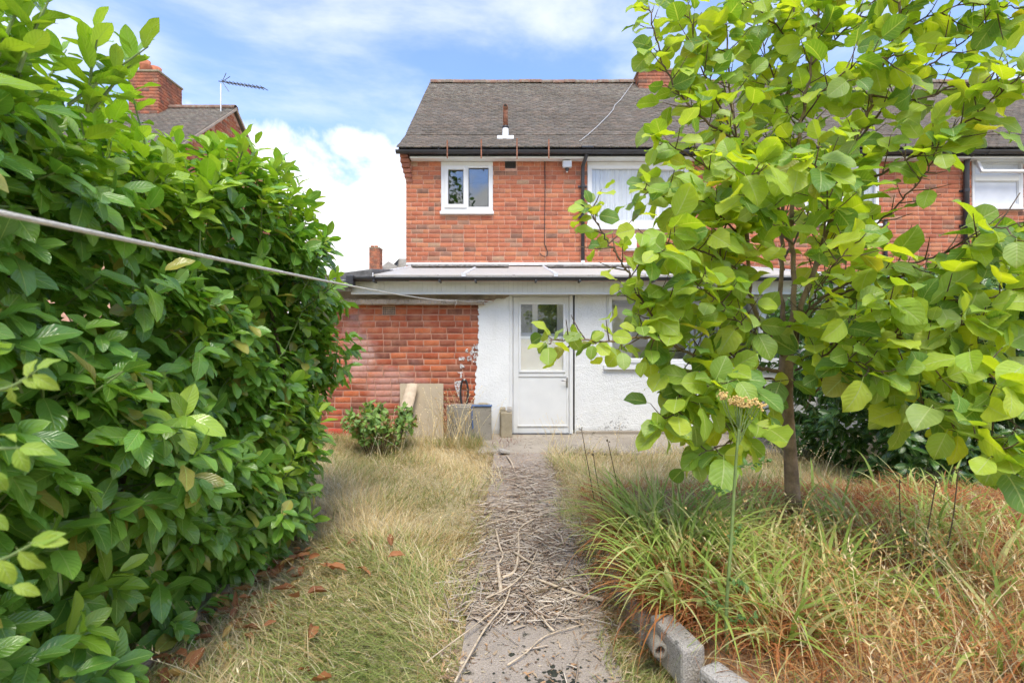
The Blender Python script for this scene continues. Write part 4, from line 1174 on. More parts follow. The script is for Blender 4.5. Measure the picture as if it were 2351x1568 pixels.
# ------------------------------------------------------------------ leaves
def leaf_template(kind, nl, nw, bend, fold, wave, seed, petiole=0.0):
    """unit leaf: x along the midrib 0..1, y across, z up; returns V, F, luv"""
    r = np.random.default_rng(seed)
    CT = {'laurel': ((0, .08, .2, .35, .5, .65, .8, .9, .96, 1), (.016, .085, .16, .21, .232, .226, .178, .108, .05, .004)),
          'magnolia': ((0, .04, .12, .25, .4, .55, .7, .82, .90, .95, .975, 1.0), (.03, .14, .25, .345, .392, .40, .365, .285, .19, .105, .045, .004)),
          'shrub': ((0, .15, .35, .55, .75, .9, 1), (.014, .15, .25, .265, .20, .10, .004)),
          'dead': ((0, .1, .3, .5, .7, .88, 1), (.014, .10, .19, .215, .18, .09, .004))}[kind]
    if kind in ('laurel', 'magnolia') and nl >= 8: t, h = np.array(CT[0], float), np.array(CT[1], float); nl = len(t) - 1
    else: t = np.linspace(0, 1, nl + 1); h = np.interp(t, *CT)
    h = h*(1 + r.normal(0, 0.03, nl + 1))
    w = np.linspace(-1, 1, nw + 1)
    T, W = np.meshgrid(t, w, indexing='ij')
    Hh = h[:, None]*np.abs(W)
    y = h[:, None]*W
    z = -bend*T**2 + fold*Hh + wave*np.sin(T*11 + seed)*np.abs(W)*Hh*3 + wave*0.6*np.sin(T*17 + W*2 + seed*2)*np.abs(W)**2*0.12
    x = T - 0.5*bend*np.abs(bend)*T**3*0.6
    if kind == 'magnolia':      # shallow scallops at the margin, pointed tip drops
        z[-3:] -= np.array([[0.01], [0.025], [0.045]])
    V = np.stack([x.ravel(), y.ravel(), z.ravel()], 1)
    L = np.stack([T.ravel(), W.ravel()], 1)
    i = np.arange((nl + 1)*(nw + 1)).reshape(nl + 1, nw + 1)
    F = np.stack([i[:-1, :-1].ravel(), i[1:, :-1].ravel(), i[1:, 1:].ravel(), i[:-1, 1:].ravel()], 1)
    if petiole:
        b = len(V); pw = 0.012
        V = np.concatenate([V, [(-petiole, -pw, 0.03), (-petiole, pw, 0.03), (0.03, pw, 0.004), (0.03, -pw, 0.004), (-petiole, 0, 0.03 - 2*pw), (0.03, 0, 0.004 - 2*pw)]])
        L = np.concatenate([L, np.zeros((6, 2))])
        F = np.concatenate([F, [(b, b+3, b+2, b+1), (b, b+4, b+5, b+3), (b+4, b+1, b+2, b+5)]])
    return V, F, L
def unit(a): return a/np.maximum(np.linalg.norm(a, axis=-1, keepdims=True), 1e-9)
def frames(d, n):
    X_ = unit(d); Z_ = unit(n - (n*X_).sum(-1, keepdims=True)*X_); Y_ = np.cross(Z_, X_)
    return np.stack([X_, Y_, Z_], -1)          # columns are the axes
def in_view(p, margin=0.02):
    d = np.maximum(p[:, 1], 1e-3)
    u = p[:, 0]/d*FPX/2351; v = (p[:, 2] - EYE)/d*FPX/1568
    return (p[:, 1] > 0.1) & (np.abs(u) < 0.5 - margin) & (np.abs(v) < 0.5 - margin)
def put_leaves(parent, pos, d, n, size, var, templates, tints, mat, n_obj, score=None, low=None, name='leaf', mass='foliage'):
    """leaves at pos; the n_obj with the highest score are objects of their own, the rest one part"""
    N = len(pos)
    A = frames(d, n)
    if score is None:
        score = size/np.maximum(pos[:, 1], 0.2)*in_view(pos)
    order = np.argsort(-score)
    pick = order[:n_obj][score[order[:n_obj]] > 0]
    cache = {}
    tints = np.asarray(tints)
    for i in pick:
        key = (int(var[i][0]), int(var[i][1]))
        if key not in cache:
            V, F, L = templates[key[0]]
            cache[key] = np_mesh(name, V, F, mat, np.tile(tints[key[1]], (len(V), 1)), L, True)
        o = link(name, cache[key], parent)
        m = np.eye(4); m[:3, :3] = A[i]*size[i]; m[:3, 3] = pos[i]
        o.matrix_basis = Matrix(m.tolist())
    rest = np.setdiff1d(np.arange(N), pick)
    Vs, Fs, Ls, Cs, off = [], [], [], [], 0
    use = low if low is not None else templates
    lowset = set() if low is None else None
    for k in range(len(templates)):
        ids = rest[var[rest, 0] == k]
        if not len(ids): continue
        V, F, L = templates[k]
        W = np.einsum('nij,vj->nvi', A[ids]*size[ids, None, None], V) + pos[ids, None]
        Vs.append(W.reshape(-1, 3)); Fs.append((F[None] + len(V)*np.arange(len(ids))[:, None, None]).reshape(-1, F.shape[1]) + off)
        Ls.append(np.tile(L, (len(ids), 1)))
        c = tints[var[ids, 1]]*rng.uniform(0.85, 1.15, (len(ids), 1))
        Cs.append(np.repeat(c, len(V), 0)); off += len(V)*len(ids)
    if Vs:
        me = np_mesh(mass, np.concatenate(Vs), np.concatenate(Fs), mat, np.concatenate(Cs), np.concatenate(Ls), True)
        tag(link(mass, me, parent), kind='stuff')

# ------------------------------------------------------------------ laurel hedges
def vnoise(p, s):
    return np.sin(p[:, 0]*s + 1.1)*np.sin(p[:, 1]*s*1.13 + 2.3) + np.sin(p[:, 2]*s*0.97 + p[:, 1]*s*0.6 + 0.7)*0.8
def hedge(name, label, lo, hi, rad, n_shoot, leaf, seed, n_obj, n_inner, faces, templ, tints_new, tints_old, lump=0.15, per=(7, 10), topz=None, updir=0.55, cat='hedge', stems=14, mat='laurel', shrink=None, tallshoots=0):
    r = np.random.default_rng(seed)
    lo, hi = np.array(lo, float), np.array(hi, float)
    c, h = (lo + hi)/2, (hi - lo)/2
    t = thing(name, label, cat, (c[0], c[1], GZ))
    # points on the rounded box, on the faces that matter
    pts = []
    area = {'+x': h[1]*h[2], '-x': h[1]*h[2], '+y': h[0]*h[2], '-y': h[0]*h[2], '+z': h[0]*h[1]}
    tot = sum(area[f]*w for f, w in faces.items())
    for f, w in faces.items():
        k = int(n_shoot*area[f]*w/tot)
        q = r.uniform(-1, 1, (k, 3))*h
        ax_ = 'xyz'.index(f[1]); q[:, ax_] = h[ax_]*(1 if f[0] == '+' else -1)
        pts.append(q)
    q = np.concatenate(pts)
    core = np.clip(q, -(h - rad), h - rad)
    nrm = unit(q - core)
    deep = r.random(len(q))**1.8*0.36 - 0.10*(r.random(len(q)) < 0.22)
    sp = core + nrm*rad + c
    sp = sp + nrm*(lump*vnoise(sp, 3.3)*0.6 + lump*0.5*vnoise(sp + 5, 7.7) - deep)[:, None]
    if shrink is not None:
        sp = shrink(sp)
    keep = (sp[:, 2] > 0.0) & ((vnoise(sp + 2, 8.3) + 0.5*vnoise(sp + 9, 15.0) > -0.75) | (r.random(len(sp)) < 0.25))
    sp, nrm, deep = sp[keep], nrm[keep], deep[keep]
    sd = unit(nrm*0.75 + np.array([0, 0, updir]) + r.normal(0, 0.33, sp.shape))
    pos, dr, nm, sz, age = [], [], [], [], []
    twigs = MB()
    for i in range(len(sp)):
        m = r.integers(per[0], per[1] + 1)
        L = leaf*r.uniform(1.1, 1.9)
        isnew = (r.random() < (0.72 if nrm[i, 2] > 0.35 or sp[i, 2] > hi[2] - 0.45 else 0.13)) and deep[i] < 0.12  # pale new growth, kept scarce on the sides to put their shade into colour
        if isnew and sp[i, 2] > hi[2] - 0.4: sd[i] = unit(sd[i] + np.array([0, 0, 0.5])); L *= 1.25
        a0 = r.uniform(0, 6.28)
        side = unit(np.cross(sd[i], r.normal(0, 1, 3))); side2 = np.cross(sd[i], side)
        base = sp[i] - sd[i]*L*0.75
        for k in range(m):
            f = (k + 0.6)/m
            a = a0 + k*2.4
            rd = side*math.cos(a) + side2*math.sin(a)
            open_ = 1.25 - 0.75*f
            d = unit(sd[i]*(0.5 + 0.4*f) + rd*open_ + np.array([0, 0, (-0.80 if not isnew else -0.15)*(1.1 - 0.35*f)]) + r.normal(0, 0.12, 3))
            nn = unit(sd[i]*0.9 - rd*0.25 + np.array([0, 0, 0.75]) + nrm[i]*0.35 + r.normal(0, 0.16, 3))
            pos.append(base + sd[i]*L*f); dr.append(d); nm.append(nn); age.append(0 if isnew else 1)
            sz.append(leaf*r.uniform(0.78, 1.2)*(0.72 + 0.5*math.sin(math.pi*min(1, f*0.8 + 0.12))))
        if deep[i] < 0.15 and r.random() < 0.6:
            twigs.tube([base - sd[i]*0.12, base + sd[i]*L*0.5, base + sd[i]*L], [0.005, 0.004, 0.002], 4, False)
    for k in range(tallshoots):
        near = k % 5 < 3; y = r.uniform(1.2, 1.72) if near else r.uniform(2.6, 4.0); x = hi[0] - abs(r.normal(0.15, 0.22))
        b = np.array([[x, y, hi[2] - 0.25]])
        if shrink is not None: b = shrink(b)
        b = b[0]; L = r.uniform(0.2, 0.34) if near else r.uniform(0.16, 0.28); ax_d = unit(np.array([r.normal(0.15, .25), r.normal(0, .25), 1.0]))
        twigs.tube([b, b + ax_d*L*0.55, b + ax_d*L + np.array([.01, 0, 0])], [0.006, 0.0045, 0.002], 5, False)
        m = int(r.integers(8, 12)); a0 = r.uniform(0, 6.28)
        for j in range(m):
            f = (j + 0.8)/m; a = a0 + j*2.4
            rd = np.array([math.cos(a), math.sin(a), 0])
            pos.append(b + ax_d*L*f); dr.append(unit(rd*(1.1 - 0.75*f) + np.array([0, 0, 0.25 + 0.75*f]) + r.normal(0, .1, 3)))
            nm.append(unit(np.array([0, 0, 0.8]) - rd*(0.3 + 0.6*f) + r.normal(0, .15, 3))); age.append(0); sz.append(leaf*r.uniform(0.75, 1.05))
    pos, dr, nm, sz, age = map(np.array, (pos, dr, nm, sz, age))
    # sparse inner leaves so that nothing shows through
    q = r.uniform(-1, 1, (n_inner, 3))*(h - 0.30) + c
    q[:, 2] = np.where(q[:, 2] < 0.05, r.uniform(0.05, 1.5, n_inner), q[:, 2])
    if shrink is not None: q = shrink(q)
    pos = np.concatenate([pos, q]); dr = np.concatenate([dr, unit(r.normal(0, 1, q.shape))]); nm = np.concatenate([nm, unit(r.normal(0, 1, q.shape) + (0, 0, 0.5))])
    sz = np.concatenate([sz, leaf*r.uniform(1.0, 1.5, n_inner)]); age = np.concatenate([age, np.full(n_inner, 2)])
    nN, nO = len(tints_new), len(tints_old)
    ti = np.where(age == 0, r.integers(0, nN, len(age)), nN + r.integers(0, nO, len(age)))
    var = np.stack([np.where(age == 2, len(templ) - 1, r.integers(0, len(templ) - 1, len(age))), ti], 1)
    depth = np.concatenate([np.repeat(deep, 1)[np.repeat(np.arange(len(sp)), 1)], []])
    score = sz/np.maximum(pos[:, 1], 0.3)*in_view(pos, 0.03)*(age < 2)*r.uniform(0.75, 1, len(sz))
    put_leaves(t, pos, dr, nm, sz, var, templ, list(tints_new) + list(tints_old), M[mat], n_obj, score)
    twigs.build('twigs', M['green_stem'], t)['kind'] = 'stuff'
    for k in range(stems):
        x, y = r.uniform(lo[0] + 0.35, hi[0] - 0.25), r.uniform(lo[1] + 0.3, hi[1] - 0.3)
        tp = np.array([x + r.normal(0, .35), y + r.normal(0, .35), hi[2] - 0.4])
        tp = np.minimum(np.maximum(tp, lo + 0.25), hi - 0.25); tp[2] = max(tp[2], 0.8)
        if shrink is not None: tp = shrink(tp[None])[0]
        b = np.array([x, y, GZ - 0.05]); md = (b + tp)/2 + r.normal(0, .08, 3)
        MB().tube([b, md, tp], [0.022, 0.016, 0.008], 7).build('stem', M['brown_stem'], t, smooth=True)
    return t
LT = [leaf_template('laurel', 8, 4, b, f, w, k) for k, (b, f, w) in enumerate(((0.18, 0.28, 0.03), (0.28, 0.24, 0.05), (0.10, 0.32, 0.03), (0.36, 0.24, 0.06), (0.22, 0.18, 0.07), (0.05, 0.30, 0.04)))]
LT_low = leaf_template('laurel', 3, 2, 0.15, 0.3, 0.0, 9)
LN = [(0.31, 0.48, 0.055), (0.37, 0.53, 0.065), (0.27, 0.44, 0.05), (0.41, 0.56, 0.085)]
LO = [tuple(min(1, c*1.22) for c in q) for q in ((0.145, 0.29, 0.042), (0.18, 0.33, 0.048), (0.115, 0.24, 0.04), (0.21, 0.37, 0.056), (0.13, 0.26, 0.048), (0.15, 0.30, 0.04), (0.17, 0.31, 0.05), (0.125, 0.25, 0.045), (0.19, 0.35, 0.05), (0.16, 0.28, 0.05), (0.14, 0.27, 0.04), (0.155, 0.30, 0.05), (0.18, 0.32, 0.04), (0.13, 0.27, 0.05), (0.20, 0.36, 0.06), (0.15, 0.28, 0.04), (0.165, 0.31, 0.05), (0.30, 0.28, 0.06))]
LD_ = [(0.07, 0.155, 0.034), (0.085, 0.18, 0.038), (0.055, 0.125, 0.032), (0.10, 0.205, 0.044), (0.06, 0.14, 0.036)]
def shrinkA(p):
    p = p.copy()
    # the far end is rounded off and lower; the foot is drawn in a little
    e = np.clip((p[:, 1] - 3.1)/1.3, 0, 1)
    p[:, 2] = p[:, 2]*(1 - 0.20*e**1.6)
    p[:, 2] *= 0.945 + 0.045*np.clip((p[:, 1] - 2.0)/1.2, 0, 1)
    f = np.clip((0.5 - p[:, 2])/0.5, 0, 1)
    p[:, 0] -= 0.03*f
    p[:, 0] -= 0.30*np.clip((0.95 - p[:, 2])/0.95, 0, 1)**1.3*np.clip((p[:, 1] - 2.7)/1.2, 0, 1)
    b = np.exp(-((p[:, 2] - 1.2)/0.5)**2)*np.clip((p[:, 1] - 3.2), 0, 1)
    p[:, 0] += 0.02*b
    return p
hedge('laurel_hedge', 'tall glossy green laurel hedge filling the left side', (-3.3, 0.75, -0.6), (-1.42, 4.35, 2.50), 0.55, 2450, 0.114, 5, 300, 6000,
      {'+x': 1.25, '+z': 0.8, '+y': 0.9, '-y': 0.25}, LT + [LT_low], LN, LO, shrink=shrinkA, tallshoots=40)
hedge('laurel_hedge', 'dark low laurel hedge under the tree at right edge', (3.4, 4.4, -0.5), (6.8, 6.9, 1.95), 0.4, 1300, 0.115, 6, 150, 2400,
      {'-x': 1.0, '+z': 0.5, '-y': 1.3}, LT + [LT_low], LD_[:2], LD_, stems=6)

# ------------------------------------------------------------------ the broad-leaved tree
MT = [leaf_template('magnolia', 9, 6, b, f, w, k + 20, 0.16) for k, (b, f, w) in enumerate(((0.18, 0.18, 0.035), (0.32, 0.12, 0.05), (0.06, 0.24, 0.035), (0.48, 0.14, 0.055), (0.26, 0.34, 0.03), (-0.08, 0.20, 0.05)))]
MTI = [(0.35, 0.51, 0.07), (0.43, 0.57, 0.07), (0.29, 0.45, 0.07), (0.51, 0.62, 0.08), (0.18, 0.33, 0.07), (0.36, 0.49, 0.14), (0.40, 0.40, 0.07)]
LIMBS = [
 ([(1806,800,3.1),(1796,700,3.12),(1793,560,3.15),(1800,420,3.2),(1805,250,3.2),(1815,100,3.2),(1830,-40,3.2)], .019, .006),
 ([(1812,790,3.1),(1822,690,3.05),(1818,560,3.05),(1820,420,3.0),(1840,280,3.0),(1862,150,2.95),(1880,0,2.9)], .021, .007),
 ([(1826,800,3.1),(1840,700,3.05),(1880,590,3.0),(1930,440,2.9),(1965,330,2.85),(2005,220,2.8),(2050,90,2.75),(2070,-20,2.7)], .020, .007),
 ([(1800,800,3.1),(1760,765,3.05),(1735,720,3.0),(1722,660,2.95),(1715,560,2.9),(1700,450,2.9),(1690,320,2.95),(1675,200,3.0),(1668,60,3.0)], .018, .005),
 ([(1796,500,3.15),(1731,358,3.0),(1650,300,2.95),(1599,260,2.9),(1558,213,2.9),(1526,159,2.9),(1504,77,2.9),(1490,15,2.9)], .010, .004),
 ([(1695,830,2.95),(1668,720,2.95),(1656,640,2.9),(1654,560,2.9),(1670,508,2.9),(1696,453,2.9),(1715,390,2.9)], .009, .004),
 ([(1797,855,3.1),(1740,842,3.0),(1695,828,2.9),(1635,814,2.8),(1580,811,2.7),(1531,785,2.6),(1470,775,2.5),(1400,785,2.4),(1320,780,2.35),(1262,782,2.3)], .015, .003),
 ([(1560,803,2.66),(1510,740,2.6),(1465,677,2.55),(1438,620,2.5),(1413,582,2.5),(1389,546,2.5),(1372,513,2.5),(1357,475,2.5)], .008, .003),
 ([(1695,828,2.9),(1640,770,2.88),(1645,716,2.85),(1600,705,2.8),(1541,700,2.7),(1500,690,2.6)], .008, .003),
 ([(1832,745,3.08),(1880,690,3.0),(1950,650,2.9),(2030,620,2.8),(2110,600,2.7),(2170,580,2.6),(2270,545,2.45)], .012, .004),
 ([(1836,735,3.07),(1920,680,3.0),(2000,650,2.9),(2090,632,2.8),(2190,620,2.7),(2300,600,2.6)], .010, .004),
 ([(1820,835,3.1),(1880,800,3.0),(1950,780,2.9),(2050,770,2.7),(2150,750,2.5),(2260,740,2.3)], .012, .004),
 ([(1818,885,3.1),(1890,868,3.0),(1980,862,2.8),(2080,900,2.6),(2160,950,2.4),(2230,1000,2.2),(2310,1045,2.05)], .011, .004),
 ([(1935,435,2.9),(2000,410,2.8),(2080,370,2.7),(2150,330,2.6),(2210,290,2.55),(2280,230,2.5),(2340,175,2.4)], .010, .004),
 ([(1965,330,2.85),(2020,260,2.8),(2090,180,2.75),(2180,120,2.7),(2270,50,2.65)], .009, .004),
 ([(1625,815,2.76),(1573,878,2.65),(1548,947,2.6),(1515,965,2.55)], .006, .003),
 ([(1795,878,3.1),(1750,868,3.0),(1755,900,2.95),(1730,950,2.85),(1700,990,2.75),(1660,1020,2.65),(1610,1040,2.6)], .010, .003),
 ([(1885,580,3.0),(1950,560,2.9),(2030,500,2.8),(2090,440,2.7),(2130,390,2.65),(2150,340,2.6)], .008, .003),
 ([(1690,320,2.95),(1640,220,2.95),(1600,120,2.95),(1580,10,2.95)], .007, .003),
 ([(1797,600,3.15),(1850,500,3.5),(1900,400,3.7),(1960,300,3.8),(2000,200,3.8)], .009, .004),
 ([(1862,150,2.95),(1950,60,2.9),(2020,-10,2.9),(2100,-50,2.85)], .007, .003),
 ([(2170,580,2.6),(2240,540,2.4),(2310,520,2.3),(2370,520,2.2)], .006, .003),
 ([(1715,560,2.9),(1640,480,2.8),(1580,450,2.75),(1520,440,2.7),(1478,435,2.65)], .007, .003),
 ([(1755,900,2.95),(1690,930,2.9),(1620,920,2.85),(1560,900,2.8)], .006, .003),
 ([(1800,620,3.15),(1760,520,3.4),(1740,420,3.5),(1760,300,3.5),(1740,180,3.5)], .009, .003),
 ([(1820,560,3.05),(1760,500,2.7),(1720,430,2.5),(1740,380,2.4)], .007, .003),
 ([(1950,780,2.9),(2000,820,2.7),(2060,850,2.55),(2130,840,2.4),(2230,850,2.25),(2330,860,2.15)], .007, .003),
 ([(2050,770,2.7),(2100,720,2.6),(2180,690,2.5),(2280,680,2.35),(2350,660,2.25)], .007, .003),
 ([(1805,250,3.2),(1760,130,3.25),(1730,20,3.3)], .006, .003),
 ([(1720,640,2.95),(1660,600,2.75),(1590,570,2.6),(1520,560,2.5),(1490,590,2.45)], .007, .003),
 ([(1740,842,3.0),(1700,880,2.8),(1660,900,2.6),(1640,880,2.5)], .006, .003),
 ([(1880,590,3.0),(1900,480,2.7),(1890,400,2.5),(1850,370,2.4)], .007, .003),
 ([(1826,800,3.1),(1850,720,2.85),(1890,650,2.65),(1920,600,2.5),(1960,560,2.45)], .008, .003),
 ([(1826,850,3.1),(1890,820,2.85),(1950,760,2.65),(1990,720,2.5),(2040,700,2.4)], .008, .003),
 ([(1820,870,3.1),(1870,900,2.85),(1900,850,2.7),(1960,830,2.55),(2030,860,2.4)], .007, .003),
 ([(1835,720,3.05),(1870,640,3.2),(1900,560,3.3),(1960,500,3.3)], .007, .003),
 ([(1800,820,3.1),(1740,770,2.9),(1700,740,2.7),(1650,690,2.55),(1600,660,2.45)], .007, .003),
 ([(2005,220,2.8),(2100,230,2.7),(2190,200,2.6),(2270,190,2.5),(2350,140,2.45)], .007, .003),
 ([(2050,90,2.75),(2130,40,2.7),(2230,10,2.6),(2330,20,2.55)], .006, .003),
 ([(2160,950,2.4),(2230,930,2.3),(2300,960,2.2),(2360,990,2.1)], .006, .003),
 ([(2050,770,2.7),(2130,800,2.6),(2220,800,2.5),(2320,790,2.4)], .006, .003),
 ([(1840,280,3.0),(1900,200,2.8),(1980,140,2.65),(2060,130,2.6)], .006, .003),
 ([(1700,450,2.9),(1630,390,2.8),(1570,350,2.75),(1520,320,2.7)], .006, .003),
 ([(1815,100,3.2),(1760,40,3.1),(1700,-10,3.0)], .006, .003),
]
tb = P(1818, 1150, 3.1)
tree = thing('broadleaf_tree', 'young tree with broad bright green leaves and slim brown trunk at right', 'tree', (tb[0], 3.1, 0.1))
rt = np.random.default_rng(17)
MB().tube([P(1824, 1175, 3.1), P(1819, 1130, 3.1), P(1815, 1050, 3.1), P(1809, 960, 3.1), P(1805, 905, 3.1), P(1804, 860, 3.1), P(1806, 800, 3.1), P(1807, 768, 3.1)], [.050, .044, .038, .0355, .0375, .042, .038, .033], 14).build('trunk', M['bark'], tree, smooth=True)
def smooth_poly(pts, n=5):
    pts = np.array(pts); out = []
    for i in range(len(pts) - 1):
        p0, p1, p2, p3 = pts[max(i-1, 0)], pts[i], pts[i+1], pts[min(i+2, len(pts)-1)]
        for k in range(n):
            t = k/n
            out.append(0.5*((2*p1) + (-p0 + p2)*t + (2*p0 - 5*p1 + 4*p2 - p3)*t*t + (-p0 + 3*p1 - 3*p2 + p3)*t**3))
    out.append(pts[-1]); return np.array(out)
tw = MB()
LP, LD, LNm, LS = [], [], [], []
def add_leaf(p, d, size, flat=0.6):
    LP.append(p); LD.append(d); LS.append(size)
    nrm = np.array([0, 0, 1.0])*flat + rt.normal(0, 0.42, 3) + np.array([0, -0.45, 0])
    LNm.append(nrm)
for li, (raw, r0, r1) in enumerate(LIMBS):
    pts = smooth_poly([P(*q) for q in raw], 6)
    pts[3:-1] += rt.normal(0, 0.004, pts[3:-1].shape)
    rad = np.linspace(r0*0.85, r1*0.85, len(pts))
    MB().tube(pts, rad, 8).build('branch', M['bark'] if r0 > 0.012 else M['twig'], tree, smooth=True)
    seg = np.linalg.norm(np.diff(pts, axis=0), axis=1); cum = np.concatenate([[0], np.cumsum(seg)]); Lt = cum[-1]
    start = (0.30 if r0 > 0.012 else 0.22)*Lt
    s_ = start
    az0 = rt.uniform(0, 6.28)
    while s_ < Lt:
        i = min(np.searchsorted(cum, s_), len(pts) - 1)
        p = pts[i]; tdir = unit(pts[min(i+1, len(pts)-1)] - pts[max(i-1, 0)])
        az0 += 2.4 + rt.normal(0, 0.3)
        a = unit(np.cross(tdir, (0.3, 0.2, 1))); b = np.cross(tdir, a)
        side = a*math.cos(az0) + b*math.sin(az0)
        L = rt.uniform(0.06, 0.22)*(0.75 if s_ > 0.8*Lt else 1)
        d = unit(side*1.0 + tdir*0.6 + np.array([0, 0, 0.2]))
        e1 = p + d*L*0.5 + np.array([0, 0, -0.004]); e2 = p + d*L + np.array([0, 0, 0.012])
        tw.tube([p, e1, e2], [0.0038, 0.003, 0.0018], 5, False)
        m = int(rt.integers(2, 5))
        for k in range(m):
            f = (k + 1)/m
            q = p + (e2 - p)*f
            sd_ = unit(np.cross(d, (0, 0, 1)))*(1 if k % 2 else -1)
            ld = unit(d*(0.35 + 0.6*(k == m - 1)) + sd_*0.75*(k < m - 1) + np.array([0, 0, rt.uniform(-0.75, 0.05)]) + rt.normal(0, 0.25, 3))
            add_leaf(q + ld*0.02, ld, 0.072 + 0.106*rt.beta(2.0, 1.5), rt.uniform(0.3, 1.1))
        s_ += rt.uniform(0.033, 0.058)
    # leaves at the very tip
    tdir = unit(pts[-1] - pts[-3])
    for k in range(3):
        ld = unit(tdir + rt.normal(0, 0.45, 3) + np.array([0, 0, -0.25])); add_leaf(pts[-1] + ld*0.02, ld, rt.uniform(0.09, 0.14))
tag(tw.build('twigs', M['twig'], tree), kind='stuff')
LP, LD, LNm, LS = map(np.array, (LP, LD, LNm, LS))
# keep the crown open where the photograph shows the wall, the roof and the sky
u = LP[:, 0]/LP[:, 1]*FPX + 1175.5; v = 784 - (LP[:, 2] - EYE)/LP[:, 1]*FPX
def clear(x0, x1, y0, y1, p): return (u > x0) & (u < x1) & (v > y0) & (v < y1) & (rt.random(len(u)) < p)
drop = clear(2185, 2400, 330, 505, 0.97) | clear(2040, 2215, 390, 590, 0.82) | clear(1560, 1720, 640, 760, 0.25) | clear(2230, 2360, 60, 180, 0.4) | clear(1320, 1480, 180, 420, 1.0) | clear(1840, 1990, 880, 1100, 0.9) | clear(1300, 1500, 560, 640, 0.3)
LS = LS*np.where(u < 1480, 0.62, np.where(v < 330, 0.9, 1.0))
drop |= clear(1765, 1870, 440, 790, 0.72) | clear(1700, 1765, 560, 760, 0.35) | clear(1870, 1960, 560, 720, 0.35) | clear(1180, 1400, 830, 1000, 1.0) | clear(1180, 1330, 500, 745, 0.8)
k_ = ~drop
LP, LD, LNm, LS = LP[k_], LD[k_], LNm[k_], LS[k_]
w_ = np.array([5, 5, 4, 3.5, 4, 3, 0.4]); w_ /= w_.sum()
var = np.stack([rt.integers(0, len(MT), len(LP)), rt.choice(len(MTI), len(LP), p=w_)], 1)
put_leaves(tree, LP, LD, LNm, LS, var, MT, MTI, M['magnolia'], 300)
print('tree leaves', len(LP))

# ------------------------------------------------------------------ grasses
def blades(base, az, L, W, th0, th1, segs, tint, twist=None, tipw=0.12):
    """bent tapering strips; th0 = lean from vertical at the foot, th1 = added lean at the tip"""
    N = len(base)
    hd = np.stack([np.cos(az), np.sin(az), np.zeros(N)], 1)
    wd = np.stack([-np.sin(az), np.cos(az), np.zeros(N)], 1)
    if twist is not None:
        wd = wd*np.cos(twist)[:, None] + hd*np.sin(twist)[:, None]
    p = base.copy(); rows = []
    for k in range(segs + 1):
        t = k/segs
        w = W*(1 - t**1.8*(1 - tipw))*(0.75 + 0.5*math.sin(math.pi*min(1, t*0.9 + 0.2)))*0.5
        rows.append(np.stack([p - wd*w[:, None], p + wd*w[:, None]], 1))
        th = th0 + th1*(t + 0.5/segs)
        p = p + (L/segs)[:, None]*(hd*np.sin(th)[:, None] + np.array([0, 0, 1.0])*np.cos(th)[:, None])
    V = np.stack(rows, 1).reshape(N, -1, 3)
    k = np.arange(segs)
    F1 = np.stack([2*k, 2*k + 1, 2*k + 3, 2*k + 2], 1)
    F = (F1[None] + V.shape[1]*np.arange(N)[:, None, None]).reshape(-1, 4)
    C = np.repeat(tint, V.shape[1], 0)
    return V.reshape(-1, 3), F, C, p
def merge(parts):
    Vs, Fs, Cs, off = [], [], [], 0
    for V, F, C in parts:
        Vs.append(V); Fs.append(F + off); Cs.append(C); off += len(V)
    return np.concatenate(Vs), np.concatenate(Fs), np.concatenate(Cs)
rg = np.random.default_rng(23)
STRAW = np.array([(0.76, 0.63, 0.36), (0.70, 0.55, 0.28), (0.82, 0.72, 0.47), (0.62, 0.46, 0.22)])
GOLD = np.array([(0.74, 0.53, 0.26), (0.66, 0.42, 0.17), (0.80, 0.66, 0.40), (0.58, 0.33, 0.12)])
GREEN = np.array([(0.33, 0.39, 0.11), (0.41, 0.46, 0.14), (0.26, 0.33, 0.09), (0.50, 0.51, 0.20)])
RUST = np.array([(0.54, 0.215, 0.07), (0.46, 0.19, 0.075), (0.62, 0.30, 0.12), (0.38, 0.15, 0.06)])
LIME = np.array([(0.40, 0.52, 0.11), (0.50, 0.58, 0.16), (0.32, 0.45, 0.09), (0.60, 0.60, 0.24)])
def pick(pal, n): return pal[rg.integers(0, len(pal), n)]*rg.uniform(0.8, 1.2, (n, 1))
def mixcol(a, b, f):
    return np.where((rg.random(len(f)) < f)[:, None], b, a)
def lawn_patch(n, x0, x1, y0, y1, hl, greenf, parts, wid=0.0035, lay=(0.3, 1.1), keep=None):
    x, y = rg.uniform(x0, x1, n), rg.uniform(y0, y1, n)
    if keep is not None:
        k = keep(x, y); x, y = x[k], y[k]; n = len(x)
    clump = 0.5 + 0.5*np.sin(x*4.1 + 1.7*np.sin(y*2.3))*np.cos(y*3.3 + x)
    L = rg.uniform(hl[0], hl[1], n)*(0.6 + 0.7*clump)
    az = rg.uniform(0, 6.28, n)*0.5 + 3.0*np.sin(x*2.2 + y*1.4) + rg.normal(0, 0.5, n)
    f = np.clip(greenf(x, y) + 0.35*(clump - 0.5), 0, 1)
    col = mixcol(pick(STRAW, n), pick(GREEN, n), f)
    b = np.stack([x, y, np.full(n, GZ)], 1)
    V, F, C, _ = blades(b, az, L, wid*rg.uniform(0.6, 1.4, n)*(0.7 + 0.16*y), rg.uniform(lay[0], lay[1], n), rg.uniform(0.3, 1.3, n), 4, col, rg.uniform(-1, 1, n))
    parts.append((V, F, C))
parts = []
near_green = lambda x, y: np.clip(0.62 - 0.16*(y - 1.6), 0.15, 0.65) + 0.2*np.sin(x*5 + y*2)
lawn_patch(24000, -1.75, -0.10, 1.15, 3.6, (0.06, 0.18), near_green, parts, 0.0038, (0.5, 1.35), keep=lambda x, y: (x < -0.20 + 0.05*np.sin(y*5) + rg.normal(0, .03, len(x))))
